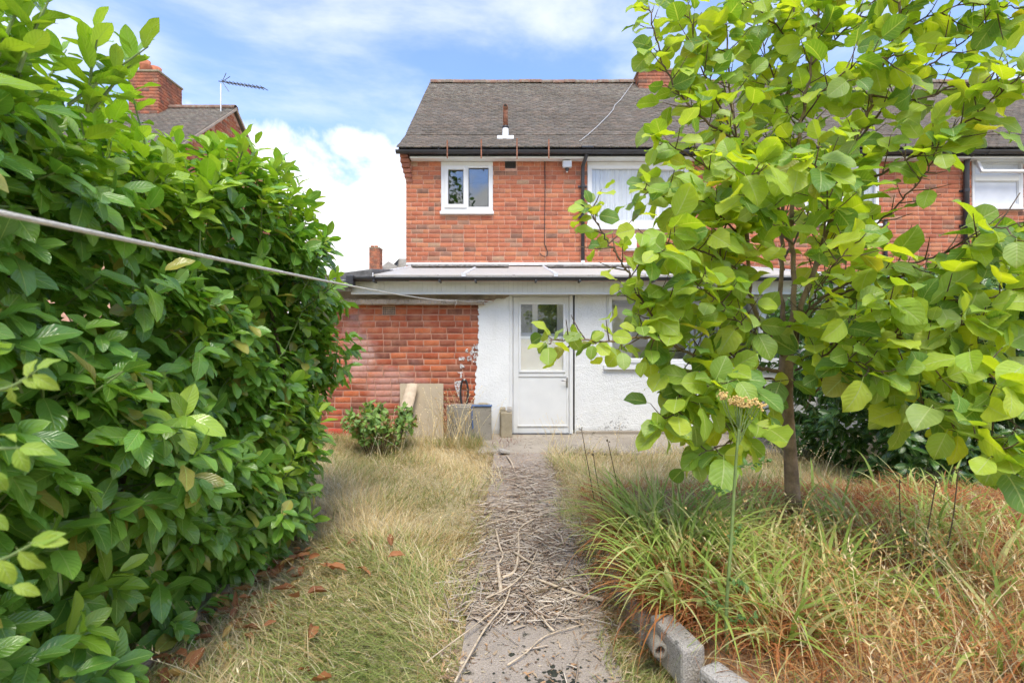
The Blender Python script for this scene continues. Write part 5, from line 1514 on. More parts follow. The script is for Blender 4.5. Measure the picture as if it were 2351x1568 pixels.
lawn_patch(22000, -2.6, -0.08, 3.4, 6.6, (0.07, 0.20), lambda x, y: 0.22 + 0.22*np.sin(x*3 + y*2.2), parts, 0.0028, (0.2, 1.1), keep=lambda x, y: (x < -0.19 + 0.07*np.sin(y*4) + rg.normal(0, .05, len(x))))
lawn_patch(7000, -2.9, -0.40, 6.4, 7.28, (0.08, 0.22), lambda x, y: np.full(len(x), 0.4), parts, 0.003, (0.1, 0.8))
lawn_patch(9000, 0.38, 0.72, 1.2, 4.2, (0.05, 0.16), lambda x, y: 0.45 + 0.2*np.sin(y*4), parts, 0.003, (0.3, 1.2))
lawn_patch(14000, 0.42, 4.2, 4.2, 6.25, (0.08, 0.26), lambda x, y: np.full(len(x), 0.22), parts, 0.003, (0.2, 1.1))
# wisps creeping on to the path
lawn_patch(6000, -0.36, 0.05, 1.2, 5.9, (0.05, 0.12), lambda x, y: np.full(len(x), 0.15), parts, 0.0025, (0.8, 1.45), keep=lambda x, y: x < -0.17 + np.abs(rg.normal(0, .09, len(x))) + 0.06*np.sin(y*6))
lawn_patch(5500, 0.22, 0.60, 2.2, 6.0, (0.05, 0.14), lambda x, y: np.full(len(x), 0.2), parts, 0.0025, (0.8, 1.45), keep=lambda x, y: x > 0.42 - np.abs(rg.normal(0, .09, len(x))) - 0.05*np.sin(y*5 + 1))
V, F, C = merge(parts)
lawn = link('lawn_grass', np_mesh('lawn_grass', V, F, M['grass'], C))
tag(lawn, 'dry yellowing uncut grass either side of the path', 'grass', kind='stuff')

# thin seeding stalks
def stalks(n, xs, ys, H, spread, parts, z=GZ, cols=STRAW, head=True, lean=(0.05, 0.4), wd_=0.0030):
    x, y = xs(n), ys(n)
    b = np.stack([x, y, np.full(n, z) if np.isscalar(z) else z(x, y)], 1)
    L = rg.uniform(H[0], H[1], n); az = rg.uniform(0, 6.28, n)
    col = pick(cols, n)*1.05
    th0, th1 = rg.uniform(lean[0], lean[1], n), rg.uniform(0.1, spread, n)
    V, F, C, tip = blades(b, az, L, np.full(n, wd_), th0, th1, 6, col, rg.uniform(0, 3, n), 0.5)
    parts.append((V, F, C))
    if head:
        for j in range(9):
            t = 0.68 + 0.04*j
            # position along the same curve
            p = b.copy(); m = 12
            hd = np.stack([np.cos(az), np.sin(az), np.zeros(n)], 1)
            for k in range(m):
                if k/m > t: break
                th = th0 + th1*(k + 0.5)/m
                p = p + (L/m)[:, None]*(hd*np.sin(th)[:, None] + np.array([0, 0, 1.0])*np.cos(th)[:, None])
            a2 = az + rg.uniform(-1.5, 1.5, n)
            V, F, C, _ = blades(p, a2, rg.uniform(0.012, 0.03, n), rg.uniform(0.003, 0.006, n)*wd_/0.003, rg.uniform(0.3, 1.0, n), rg.uniform(0.3, 1.2, n), 2, col*1.1, rg.uniform(0, 3, n))
            parts.append((V, F, C))
parts = []
stalks(95, lambda n: rg.normal(-0.72, 0.20, n), lambda n: rg.uniform(6.35, 7.1, n), (0.35, 0.85), 0.8, parts, wd_=0.006)
stalks(60, lambda n: rg.normal(-1.35, 0.35, n), lambda n: rg.uniform(5.6, 6.9, n), (0.25, 0.55), 0.9, parts, wd_=0.005)
stalks(110, lambda n: rg.uniform(-1.4, -0.2, n), lambda n: rg.uniform(1.6, 5.8, n), (0.14, 0.34), 1.2, parts, lean=(0.2, 0.9))
stalks(130, lambda n: rg.uniform(0.55, 3.2, n), lambda n: rg.uniform(4.4, 6.3, n), (0.25, 0.55), 0.9, parts)
stalks(26, lambda n: rg.normal(0.62, 0.10, n), lambda n: rg.uniform(6.2, 7.2, n), (0.15, 0.40), 1.0, parts, z=0.0)
V, F, C = merge(parts)
tag(link('seeding_grass_stalks', np_mesh('seeding_grass_stalks', V, F, M['grass'], C)), 'thin pale seeding grass stalks standing above the lawn', 'grass', kind='stuff')

# bed: dead rusty thatch, straw and green
parts = []
n = 30000
x = 0.62 + 4.4*rg.random(n)**1.3; y = rg.uniform(1.0, 4.7, n)
kk = (y > 2.1) | (x > BEDX(y) + 0.19); x, y = x[kk], y[kk]; n = len(x)
b = np.stack([x, y, bedz(x, y) - 0.01], 1)
back = np.clip((y - 2.6)/1.2, 0, 1)
fr_ = 0.40 + 0.5*back*np.clip((x - 1.0), 0, 1) + 0.25*np.exp(-((x - 0.75)/0.2)**2)
col = mixcol(pick(GOLD, n), pick(RUST, n), np.clip(fr_, 0, 0.88)); col = mixcol(col, pick(LIME, n), np.full(n, 0.16))
V, F, C, _ = blades(b, rg.uniform(0, 6.28, n), rg.uniform(0.10, 0.36, n)*(1 - 0.35*back), rg.uniform(0.002, 0.0062, n), rg.uniform(0.2, 1.3, n), rg.uniform(0.4, 2.0, n), 5, col, rg.uniform(-1.2, 1.2, n))
parts.append((V, F, C))
stalks(800, lambda n: rg.uniform(1.0, 3.2, n), lambda n: rg.uniform(1.2, 3.0, n), (0.22, 0.5), 1.1, parts, z=lambda x, y: bedz(x, y), lean=(0.05, 0.7), cols=GOLD)
V, F, C = merge(parts)
tag(link('bed_dry_grass', np_mesh('bed_dry_grass', V, F, M['grass'], C)), 'tangled straw and rust coloured dead grass on the raised bed', 'grass', kind='stuff')

# strap-leaved clumps
def clump(label, cx, cy, n_g, n_r, H, rad, seed, widths=(0.008, 0.019), limec=LIME):
    r = np.random.default_rng(seed); H *= 1.15; n_r = int(n_r*1.25); n_g = int(n_g*1.15)
    z = float(bedz(np.array([cx]), np.array([cy]))[0])
    t = thing('strap_leaf_clump', label, 'plant', (cx, cy, z), 'strap-leaved clumps on the raised bed')
    ps = []
    a = r.uniform(0, 6.28, n_g); rr = rad*np.sqrt(r.random(n_g))
    b = np.stack([cx + rr*np.cos(a), cy + rr*np.sin(a), np.full(n_g, z - 0.01)], 1)
    az = a + r.normal(0, 0.7, n_g)
    cols = limec[r.integers(0, len(limec), n_g)]*r.uniform(0.8, 1.2, (n_g, 1))
    V, F, C, _ = blades(b, az, r.uniform(H*0.6, H*1.1, n_g), r.uniform(widths[0], widths[1], n_g), r.uniform(0.08, 0.65, n_g), r.uniform(0.9, 2.1, n_g), 10, cols, r.normal(0, 0.3, n_g))
    o = link('leaves', np_mesh('leaves', V, F, M['grass'], C), t); o['kind'] = 'stuff'
    if n_r:
        a = r.uniform(0, 6.28, n_r); rr = rad*1.05*np.sqrt(r.random(n_r))
        b = np.stack([cx + rr*np.cos(a), cy + rr*np.sin(a), np.full(n_r, z - 0.01)], 1)
        cols = RUST[r.integers(0, len(RUST), n_r)]*r.uniform(0.8, 1.25, (n_r, 1))
        V, F, C, _ = blades(b, a + r.normal(0, 0.9, n_r), r.uniform(H*0.35, H*0.85, n_r), r.uniform(0.004, 0.011, n_r), r.uniform(0.3, 0.9, n_r), r.uniform(1.2, 2.6, n_r), 9, cols, r.normal(0, 0.8, n_r))
        o = link('dead_leaves', np_mesh('dead_leaves', V, F, M['grass'], C), t); o['kind'] = 'stuff'
        o['label'] = 'rust coloured dead leaves hanging round the clump'
    return t
clump('large lime green strap-leaved clump with rusty skirt beside the path', 0.90, 2.95, 230, 380, 0.60, 0.27, 1, (0.008, 0.019))
clump('strap-leaved clump with rusty dead leaves spilling over the kerb', 0.80, 2.35, 90, 320, 0.46, 0.20, 2)
clump('airy green strap-leaved clump between the path clump and the trunk', 1.30, 2.9, 110, 160, 0.50, 0.26, 3)
clump('few long green straps in front of the tree trunk', 1.55, 2.35, 46, 70, 0.44, 0.25, 4, (0.008, 0.018))
clump('loose green and yellow straps at the far right of the bed', 2.35, 2.45, 60, 90, 0.46, 0.30, 5, (0.008, 0.018))
clump('small green strap-leaved tuft beside the ragwort stem', 1.12, 2.0, 34, 60, 0.36, 0.16, 6)
clump('tall green and rust clump in front of the lime one, over the kerb', 0.86, 2.62, 100, 260, 0.50, 0.20, 11)
clump('mostly dead rust-red clump hanging over the middle kerb block', 0.80, 2.30, 24, 150, 0.38, 0.10, 19)
clump('rust and green clump halfway along the near bed edge', 1.06, 2.05, 50, 170, 0.38, 0.16, 12)
clump('broad green straps right of the ragwort stem', 1.40, 2.45, 70, 150, 0.48, 0.26, 13, (0.009, 0.02))
clump('dense orange and green clump left of the trunk foot', 1.55, 3.15, 90, 240, 0.46, 0.28, 14)
clump('arching green clump right of the trunk foot', 2.15, 2.95, 80, 200, 0.48, 0.30, 15, (0.009, 0.02))
clump('yellowing clump near the lower right corner', 1.85, 1.95, 46, 120, 0.44, 0.26, 16)
clump('orange and green clump at the right frame edge', 2.75, 2.9, 70, 220, 0.46, 0.32, 17)
clump('low orange clump in front of the dark right hedge', 2.9, 3.4, 40, 260, 0.40, 0.42, 18)
clump('rusty low clump behind the tree trunk', 2.3, 3.6, 26, 220, 0.36, 0.40, 7)
clump('rusty flattened clump below the right hedge', 3.3, 3.7, 30, 240, 0.36, 0.50, 8)

# ------------------------------------------------------------------ litter of twigs on the path, and bigger sticks
n = 5200
x = rg.normal(0.10, 0.22, n); y = rg.uniform(1.95, 5.4, n)
y = np.where(rg.random(n) < 0.5, rg.normal(3.1, 0.5, n), y)
k = (x > -0.36) & (x < 0.52) & (y > 2.42 - 0.5*(rg.random(n) < 0.06)) & (y < 5.5) & (np.sin(x*9 + 2*np.sin(y*2.1)) + np.sin(y*5.3 + x*4) + rg.normal(0, .8, n) > -0.9); x, y = x[k], y[k]; n = len(x)
L = rg.gamma(2.2, 0.035, n) + 0.03; az = rg.uniform(0, 3.14, n)
hd = np.stack([np.cos(az), np.sin(az), rg.normal(0, 0.06, n)], 1)
z = pz + 0.004 + np.abs(rg.normal(0, 0.012, n))
p0 = np.stack([x, y, z], 1) - hd*L[:, None]/2; p1 = p0 + hd*L[:, None]
pm = (p0 + p1)/2 + np.stack([rg.normal(0, .06, n)*L, rg.normal(0, .06, n)*L, np.abs(rg.normal(0, .03, n))*L], 1)
rad = rg.gamma(2.5, 0.0008, n) + 0.0008
sd_ = np.stack([-np.sin(az), np.cos(az), np.zeros(n)], 1); up_ = np.array([0, 0, 1.0])
rows = []
for p, f in ((p0, 1.0), (pm, 0.95), (p1, 0.7)):
    rows += [p + sd_*(rad*f)[:, None], p + up_*(rad*f*1.2)[:, None], p - sd_*(rad*f)[:, None]]
V = np.stack(rows, 1).reshape(-1, 3)
T_ = np.array([(0,1,4,3),(1,2,5,4),(2,0,3,5),(3,4,7,6),(4,5,8,7),(5,3,6,8)])
F = (T_[None] + 9*np.arange(n)[:, None, None]).reshape(-1, 4)
TW = np.array([(0.52, 0.42, 0.32), (0.42, 0.325, 0.24), (0.60, 0.52, 0.42), (0.27, 0.19, 0.13), (0.48, 0.40, 0.32)])
C = np.repeat(pick(TW, n), 9, 0)
tag(link('twig_litter', np_mesh('twig_litter', V, F, M['litter'], C)), 'dry broken twigs strewn thickly over the concrete path', 'twigs', kind='stuff')
def GP(x, y, z=pz + 0.02):
    d = (EYE - z)*FPX/(y - 784.0); return P(x, y, d)
def stick(name, label, pts, r0, r1, z=0.02, cat='stick', mat='stick', group='sticks lying on the path'):
    r0, r1 = r0*0.78, r1*0.78
    q = smooth_poly([GP(a, b, pz + z + 0.006*math.sin(i*2.1)) for i, (a, b) in enumerate(pts)], 3)
    tag(MB().tube(q, np.linspace(r0, r1, len(q)), 7).build(name, M[mat], smooth=True), label, cat, group)
sq = lambda x, y: (1600/1.6333 + x*0.3557, 1650/1.6333 + y*0.3557)
stick('fallen_stick', 'thick straight pale stick standing out in the middle of the twigs', [sq(455, 780), sq(470, 900), sq(482, 1005)], .016, .014)
stick('fallen_stick', 'long bent pale stick kinked halfway across the path', [sq(490, 885), sq(570, 840), sq(595, 690), sq(600, 570), sq(700, 505)], .011, .007, 0.03)
stick('fallen_stick', 'short crooked stick above the thick straight one', [sq(445, 570), sq(470, 680), sq(492, 740), sq(470, 790)], .010, .007, 0.03)
stick('fallen_stick', 'brown branch reaching towards the bed kerb', [sq(700, 890), sq(830, 940), sq(960, 990), sq(1140, 1030)], .008, .013, 0.03)
stick('fallen_stick', 'long thin cane running to the bottom left of the path', [sq(545, 935), sq(500, 1060), sq(380, 1210), sq(270, 1400), sq(180, 1560)], .006, .006, 0.035)
stick('fallen_stick', 'thin forked cane beside the long one, crossing the grass', [sq(500, 1040), sq(330, 1180), sq(130, 1330), sq(0, 1430)], .0045, .0035, 0.04)
stick('fallen_stick', 'dark reddish twig lying across the pale branch', [sq(690, 990), sq(780, 960), sq(930, 930)], .006, .004, 0.05, mat='brown_stem')
stick('fallen_stick', 'grey slanting twig from lower left to the thick stick', [sq(380, 1020), sq(540, 940), sq(660, 820), sq(720, 700)], .006, .004, 0.045)
stick('fallen_stick', 'thin curved twig on the bare near end of the path', [sq(520, 1450), sq(640, 1370), sq(770, 1260), sq(1000, 1190)], .005, .003, 0.02)
stick('fallen_stick', 'small light stick near the bend on the right', [sq(740, 1130), sq(780, 1190), sq(825, 1230)], .008, .005, 0.02)
stick('fallen_stick', 'pale stick at the patio end of the path', [sq(515, 100), sq(545, 140), sq(560, 180)], .012, .012, 0.02)
stick('fallen_stick', 'straight grey twig across the far twigs', [sq(310, 570), sq(430, 530), sq(600, 490), sq(800, 430)], .006, .004, 0.03)
stick('fallen_stick', 'short thick twig half under the right-hand pile', [sq(560, 720), sq(640, 770), sq(690, 800)], .011, .008, 0.035)
# stone scrap at the patio edge
q = GP(1155, 1040)
sc_ = MB().box(-0.05, 0.07, -0.05, 0.05, 0, 0.045, Matrix.Translation(q) @ Matrix.Rotation(0.5, 4, 'Z') @ Matrix.Rotation(0.25, 4, 'Y'))
tag(sc_.build('stone_chip', M['kerb'], bevel=0.012), 'small pale stone chip on the path beside the patio', 'stone')

# moss tufts on the bare near end of the path
n = 46
for k in range(n):
    cx, cy = rg.normal(0.14, 0.13), 1.98 + abs(rg.normal(0, 0.14))
    if not (-0.2 < cx < 0.45): continue
moss = MB()
for k in range(150):
    cx, cy = rg.normal(0.13, 0.13), 1.84 + abs(rg.normal(0, 0.15)); rr = rg.gamma(2.0, 0.0028) + 0.002
    if not (-0.25 < cx < 0.5): continue
    m = 7
    vs = [(cx + rr*math.cos(6.28*j/m)*rg.uniform(.7, 1.3), cy + rr*math.sin(6.28*j/m)*rg.uniform(.7, 1.3), pz + 0.002) for j in range(m)] + [(cx, cy, pz + 0.004 + rr*0.25)]
    moss.add(vs, [(j, (j+1) % m, m) for j in range(m)])
M['moss'] = simple('dark_moss', (0.03, 0.032, 0.02), 0.95, 0.4, 60, 0.6, 200)
tag(moss.build('moss_tufts', M['moss'], smooth=True), 'tiny dark moss cushions on the near end of the path', 'moss', kind='stuff')

n = 7000
x = rg.uniform(-0.3, 0.52, n); y = rg.uniform(1.7, 6.2, n)
edge = np.minimum(np.abs(x + 0.24), np.abs(x - 0.47))
k = rg.random(n) < np.where(y > 2.4, 0.85, 0.25) + np.exp(-(edge/0.07)**2); x, y = x[k], y[k]; n = len(x)
V, F, C, _ = blades(np.stack([x, y, pz + 0.003 + np.abs(rg.normal(0, .004, n))], 1), rg.uniform(0, 6.28, n), rg.gamma(2.0, 0.009, n) + 0.006, rg.gamma(2.0, 0.0022, n) + 0.002, rg.uniform(1.3, 1.62, n), rg.normal(0, 0.25, n), 2, pick(np.array([(0.42, 0.31, 0.2), (0.30, 0.2, 0.12), (0.52, 0.42, 0.28), (0.20, 0.13, 0.08), (0.46, 0.27, 0.14)]), n), rg.uniform(-.4, .4, n), 0.5)
tag(link('leaf_crumbs', np_mesh('leaf_crumbs', V, F, M['litter'], C)), 'brown crumbs of dead leaf and bark over the path', 'litter', kind='stuff')
# ------------------------------------------------------------------ bed kerb
def kerb(name, label, cx, cy, L, W, H, rot, zt, tilt=0.0, seed=1, cat='kerb block', mat='kerb'):
    r = np.random.default_rng(seed)
    Mx = Matrix.Translation((cx, cy, zt - H/2)) @ Matrix.Rotation(rot, 4, 'Z') @ Matrix.Rotation(tilt, 4, 'X')
    nx, ny, nz = 4, 10, 3
    m = MB().box(-W/2, W/2, -L/2, L/2, -H/2, H/2, Mx)
    o = m.build(name, M[mat], bevel=0.014)
    tag(o, label, cat, 'kerb blocks edging the bed')
    return o
kerb('kerb_block', 'nearest concrete kerb block at bottom of the photo', 0.785, 1.70, 0.30, 0.10, 0.17, 0.50, 0.175, 0.03, 1)
kerb('kerb_block', 'middle concrete kerb block above the pipe end', 0.665, 2.03, 0.26, 0.10, 0.16, 0.22, 0.185, -0.02, 2)
kerb('kerb_block', 'third kerb block half under rusty leaves', 0.64, 2.43, 0.36, 0.13, 0.16, -0.02, 0.12, 0.02, 3)
kerb('kerb_block', 'farthest kerb block hidden by the lime clump', 0.62, 2.83, 0.36, 0.13, 0.16, -0.05, 0.10, 0.0, 4)
q = P(1516, 1494, 2.00)
pe = MB().ring([(0.019, 0.0), (0.031, -0.003), (0.033, 0.004), (0.031, 0.09), (0.018, 0.09), (0.018, 0.012), (0.019, 0.0)], (0, 0, 0), 1, 20)
Mx = Matrix.Translation(q) @ Matrix.Rotation(0.1, 4, 'Z')
pe.v = [tuple(Mx @ Vector(p)) for p in pe.v]
tag(pe.build('drain_pipe', M['slab'], smooth=True), 'round grey pipe end poking out below the kerb', 'pipe')
MB().tube([q + np.array([0.0, 0.03, 0]), q + np.array([0.0, 0.04, 0])], 0.0182, 16).build('pipe_bore', M['vent_dark'], bpy.data.objects['drain_pipe'])

# stone edging and fallen leaves under the laurel
for k in range(6):
    y0 = 1.75 + 0.42*k
    m = MB().box(-0.2, 0.2, -0.05, 0.05, -0.06, 0.06, Matrix.Translation((-1.60 + 0.012*k, y0, GZ - 0.012 + random.uniform(-.012, .012))) @ Matrix.Rotation(R(90) + random.uniform(-.06, .06), 4, 'Z'))
    tag(m.build('edging_stone', M['edging'], bevel=0.018), ['nearest rough edging stone under the laurel hedge', 'second edging stone from the camera under the laurel', 'third edging stone from the camera under the laurel', 'fourth edging stone from the camera under the laurel', 'fifth edging stone, last but one of the laurel row', 'farthest edging stone at the end of the laurel row'][k], 'stone', 'edging stones under the laurel')
DL = [leaf_template('dead', 7, 4, b, f, w, 40 + k) for k, (b, f, w) in enumerate(((0.3, 0.7, 0.06), (-0.25, 0.9, 0.08), (0.5, 0.5, 0.06), (0.12, 1.1, 0.05)))]
DT = [(0.34, 0.14, 0.055), (0.42, 0.20, 0.07), (0.27, 0.11, 0.05), (0.50, 0.32, 0.10), (0.40, 0.17, 0.075)]
dm = {}
spots = [(rg.normal(-1.42, 0.09), rg.uniform(1.8, 3.3)) for _ in range(110)] + [(rg.uniform(-1.3, -0.75), rg.uniform(1.9, 3.4)) for _ in range(16)]
for (x, y) in spots:
    key = (int(rg.integers(len(DL))), int(rg.integers(len(DT))))
    if key not in dm:
        V, F, L = DL[key[0]]
        dm[key] = np_mesh('fallen_leaf', V, F, M['dead_leaf'], np.tile(DT[key[1]], (len(V), 1)), L, True)
    o = link('fallen_leaf', dm[key])
    s_ = rg.uniform(0.05, 0.125)
    far = x > -1.2
    a = rg.uniform(0, 6.28)
    A = frames(np.array([[math.cos(a), math.sin(a), rg.normal(0, .25)]]), np.array([[rg.normal(0, .4), rg.normal(0, .4), 1.0]]))[0]*s_
    m = np.eye(4); m[:3, :3] = A; m[:3, 3] = (x, y, GZ + 0.018 + abs(rg.normal(0, 0.012)) + (0.03 if far else 0))
    o.matrix_basis = Matrix(m.tolist())
    tag(o, 'curled orange-brown fallen leaf lying loose on the lawn grass' if far else 'curled brown fallen leaf in the drift under the laurel hedge', 'leaf', 'fallen leaves on the lawn' if far else 'fallen leaves under the laurel')

# ------------------------------------------------------------------ things leaning on the outhouse wall
def lean_panel(name, label, cat, xs, ytop, ybot, d_top, d_bot, th, mat, xt=None):
    """a slab standing with its foot at d_bot and leaning back to d_top"""
    a = P(xs[0], ybot, d_bot); b = P(xs[1], ybot, d_bot); zt = EYE + (784 - ytop)/FPX*d_top
    xt = xt or xs
    ta = np.array([(xt[0] - 1175.5)/FPX*d_top, d_top, zt]); tb_ = np.array([(xt[1] - 1175.5)/FPX*d_top, d_top, zt])
    n = unit(np.cross(b - a, ta - a)); n = n*(1 if n[1] > 0 else -1)
    m = MB().add([a, b, tb_, ta, a + n*th, b + n*th, tb_ + n*th, ta + n*th], [(0,1,2,3), (7,6,5,4), (0,4,5,1), (1,5,6,2), (2,6,7,3), (3,7,4,0)])
    o = m.build(name, M[mat], bevel=0.004); tag(o, label, cat); return o
lean_panel('leaning_board', 'large brown board leaning against the outhouse brick wall', 'board', (918, 1018), 880, 1012, 7.31, 6.95, 0.014, 'board')
m = MB().tube([P(927, 960, 6.82), P(947, 884, 7.20)], 0.088, 14, True, 0.55)
tag(m.build('timber_offcut', M['pale_wood'], smooth=False, bevel=0.004), 'pale rounded timber offcut leaning on the brown board', 'timber')
so_ = thing('paving_slab_stack', 'grey paving slabs stacked on edge under the hose, blue strip on top', 'paving slabs', (-0.65, 7.0, GZ))
for k, (xa, xb_, yt, dd) in enumerate(((1040, 1128, 934, 6.86), (1026, 1120, 930, 6.96), (1034, 1124, 928, 7.06), (1030, 1128, 931, 7.16))):
    MB().box(X(xa, dd), X(xb_, dd), dd, dd + 0.06, GZ - 0.01, EYE + (784 - yt)/FPX*dd).build('slab', M['slab'], so_, bevel=0.008)
tag(MB().box(X(1082, 6.9), X(1130, 6.9), 6.845, 6.90, EYE + (784 - 933.6)/FPX*6.86, EYE + (784 - 931)/FPX*6.86 + 0.008).build('plastic_strip', M['blue'], bevel=0.006), 'blue plastic strip lying on top of the grey slabs', 'plastic strip')
MB().tube([P(1083, 934, 6.84), P(1084, 960, 6.85), P(1086, 985, 6.84)], 0.010, 6).build('hanging_end', M['blue'], bpy.data.objects['plastic_strip'])
for k, (x_, s_) in enumerate(((1103, .035), (1110, .045), (1117, .03))):
    m = MB().ring([(0, -s_*.6), (s_*.8, -s_*.4), (s_, 0), (s_*.6, s_*.45), (0, s_*.55)], P(x_, 927.5, 7.08), 2, 7)
    tag(m.build('pebble', M['old_stone'], bevel=0.004), ['left pebble on the slab stack', 'middle and largest pebble on the slab stack', 'right smallest pebble on the slab stack'][k], 'pebble', 'pebbles on the slabs')
br = thing('concrete_block', 'narrow lichened concrete block standing beside the white door', 'block', (-0.1, 7.1, 0))
MB().box(X(1150, 7.0), X(1176, 7.0), 7.02, 7.30, GZ, EYE + (784 - 948)/FPX*7.02).build('lower_block', M['old_stone'], br, bevel=0.012)
MB().box(X(1147, 7.1), X(1160, 7.1), 7.14, 7.33, GZ, EYE + (784 - 938)/FPX*7.14).build('left_block', M['old_stone'], br, bevel=0.012)
MB().box(X(1164, 7.1), X(1175, 7.1), 7.10, 7.32, EYE + (784 - 948)/FPX*7.02 + .002, EYE + (784 - 938)/FPX*7.1).build('top_block', M['kerb'], br, bevel=0.01)
# black hose loop on the wall with its tap pipe
c = P(1066, 902, 7.30)
hs = thing('hose_loop', 'black hose loop hanging on the white paint patch of the brick wall', 'hose', (c[0], 7.3, c[2] - 0.2))
pts = [c + np.array([0.055*math.sin(a), -0.012 - 0.01*math.cos(a*2), 0.205*math.cos(a)]) for a in np.linspace(0.3, 6.1, 26)]
MB().tube(pts, 0.015, 8).build('hose', M['cable'], hs, smooth=True)
MB().tube([c + np.array([-.02, -.02, -.2]), c + np.array([.01, -.03, -.27]), c + np.array([.03, -.04, -.36]), c + np.array([.03, -.06, -.5])], 0.013, 8).build('hose_tail', M['cable_grey'], hs, smooth=True)
MB().tube([c + np.array([.0, .05, .19]), c + np.array([.0, -.03, .19])], 0.018, 8).build('hook', M['steel'], hs, smooth=True)
MB().ring([(0, -.03), (.03, -.02), (.032, .02), (0, .03)], c + np.array([.04, -.03, -.23]), 2, 10).build('tap', M['cable'], hs)

# clothes line
A_, B_ = P(-60, 476, 0.60), np.array([EX(1050), DE - 0.15, EZ(692)])
def sag(a, b, s, n=40):
    t = np.linspace(0, 1, n)[:, None]; q = a + (b - a)*t; q[:, 2] -= s*4*t[:, 0]*(1 - t[:, 0]); return q
q = sag(A_, B_, 0.035)
cl = thing('clothes_line', 'white rope clothes line crossing in front of the hedge to the coping', 'rope', (float(B_[0]), float(B_[1]), float(B_[2])))
MB().tube(q, 0.0040, 8).build('rope', M['rope'], cl, smooth=True)
q2 = sag(B_, np.array([EX(1110), DE - 0.145, EZ(693)]), 0.012, 8); MB().tube(q2, 0.0055, 6).build('slack_end', M['rope'], cl, smooth=True)
q2 = sag(np.array([EX(1110), DE - 0.145, EZ(693)]), np.array([EX(1160), DE - 0.03, EZ(686)]), 0.01, 8); MB().tube(q2, 0.0055, 6).build('tied_end', M['rope'], cl, smooth=True)
MB().tube([B_, B_ + np.array([.006, -.008, -.03]), B_ + np.array([-.012, -.006, -.075])], 0.006, 6).build('knot_tail', M['rope'], cl, smooth=True)
MB().ring([(0, -.016), (.013, -.01), (.015, .004), (0, .016)], B_, 2, 8).build('knot', M['rope'], cl, smooth=True)

# ------------------------------------------------------------------ small plants
ST = [leaf_template('shrub', 5, 4, b, f, w, 60 + k) for k, (b, f, w) in enumerate(((0.2, 0.3, 0.15), (0.35, 0.2, 0.2), (0.05, 0.4, 0.15)))]
def shrub(name, label, cat, c, h, spread, n_stem, per, leaf, tints, seed, n_obj, mat='shrub', stem='brown_stem', red=None, arch=0.5, group=None, low=0.0):
    r = np.random.default_rng(seed)
    t = thing(name, label, cat, c, group)
    c = np.array(c, float)
    pos, dr, nm, sz = [], [], [], []
    tips = []
    for k in range(n_stem):
        a = r.uniform(0, 6.28); L = h*r.uniform(0.7, 1.15)
        out = np.array([math.cos(a), math.sin(a), 0])*spread*r.uniform(0.3, 1.0)
        p = [c + out*0.25*(1 + low), c + out*(0.5 + 0.3*low) + np.array([0, 0, L*(0.62 - 0.1*low)]), c + out*0.85 + np.array([0, 0, L*(0.95 - 0.25*low*r.random())]), c + out*(1 + arch*0.3) + np.array([0, 0, L*(1 - arch*0.15 - 0.45*low*r.random())])]
        q = smooth_poly(p, 4)
        MB().tube(q, np.linspace(0.006, 0.002, len(q)), 5, False).build('stem', M[stem], t, smooth=True)
        tips.append(q[-1])
        for j in range(per):
            f = r.uniform(0.25, 1.0); i = min(int(f*(len(q) - 1)), len(q) - 2)
            d = unit(r.normal(0, 1, 3) + np.array([0, 0, -0.15]) + unit(out)*0.4)
            pos.append(q[i] + r.normal(0, 0.012, 3)); dr.append(d); nm.append(unit(np.array([0, -0.3, 1.0]) + r.normal(0, 0.4, 3))); sz.append(leaf*r.uniform(0.6, 1.3))
    pos, dr, nm, sz = map(np.array, (pos, dr, nm, sz))
    var = np.stack([r.integers(0, len(ST), len(pos)), r.integers(0, len(tints), len(pos))], 1)
    put_leaves(t, pos, dr, nm, sz, var, ST, tints, M[mat], n_obj)
    return t, tips
BT = [(0.22, 0.36, 0.08), (0.28, 0.42, 0.10), (0.16, 0.28, 0.07), (0.32, 0.20, 0.09), (0.19, 0.32, 0.09)]
cq = P(873, 1040, 6.15)
shrub('bramble_bush', 'low green bramble bush with reddish tips in front of the leaning board', 'bush', (cq[0], 6.2, GZ), 0.60, 0.46, 46, 26, 0.085, BT, 81, 150, low=0.8)
FT = [(0.24, 0.38, 0.08), (0.30, 0.43, 0.11), (0.18, 0.30, 0.07)]
shrub('leafy_shrub', 'pale green feathery shrub rising behind the dark right hedge', 'shrub', (5.6, 6.3, GZ), 2.05, 0.95, 30, 34, 0.085, FT, 82, 60)
shrub('leafy_shrub', 'pale green shrub against the neighbouring lean-to wall', 'shrub', (4.95, 6.95, GZ), 1.85, 0.5, 16, 26, 0.075, FT, 83, 30)
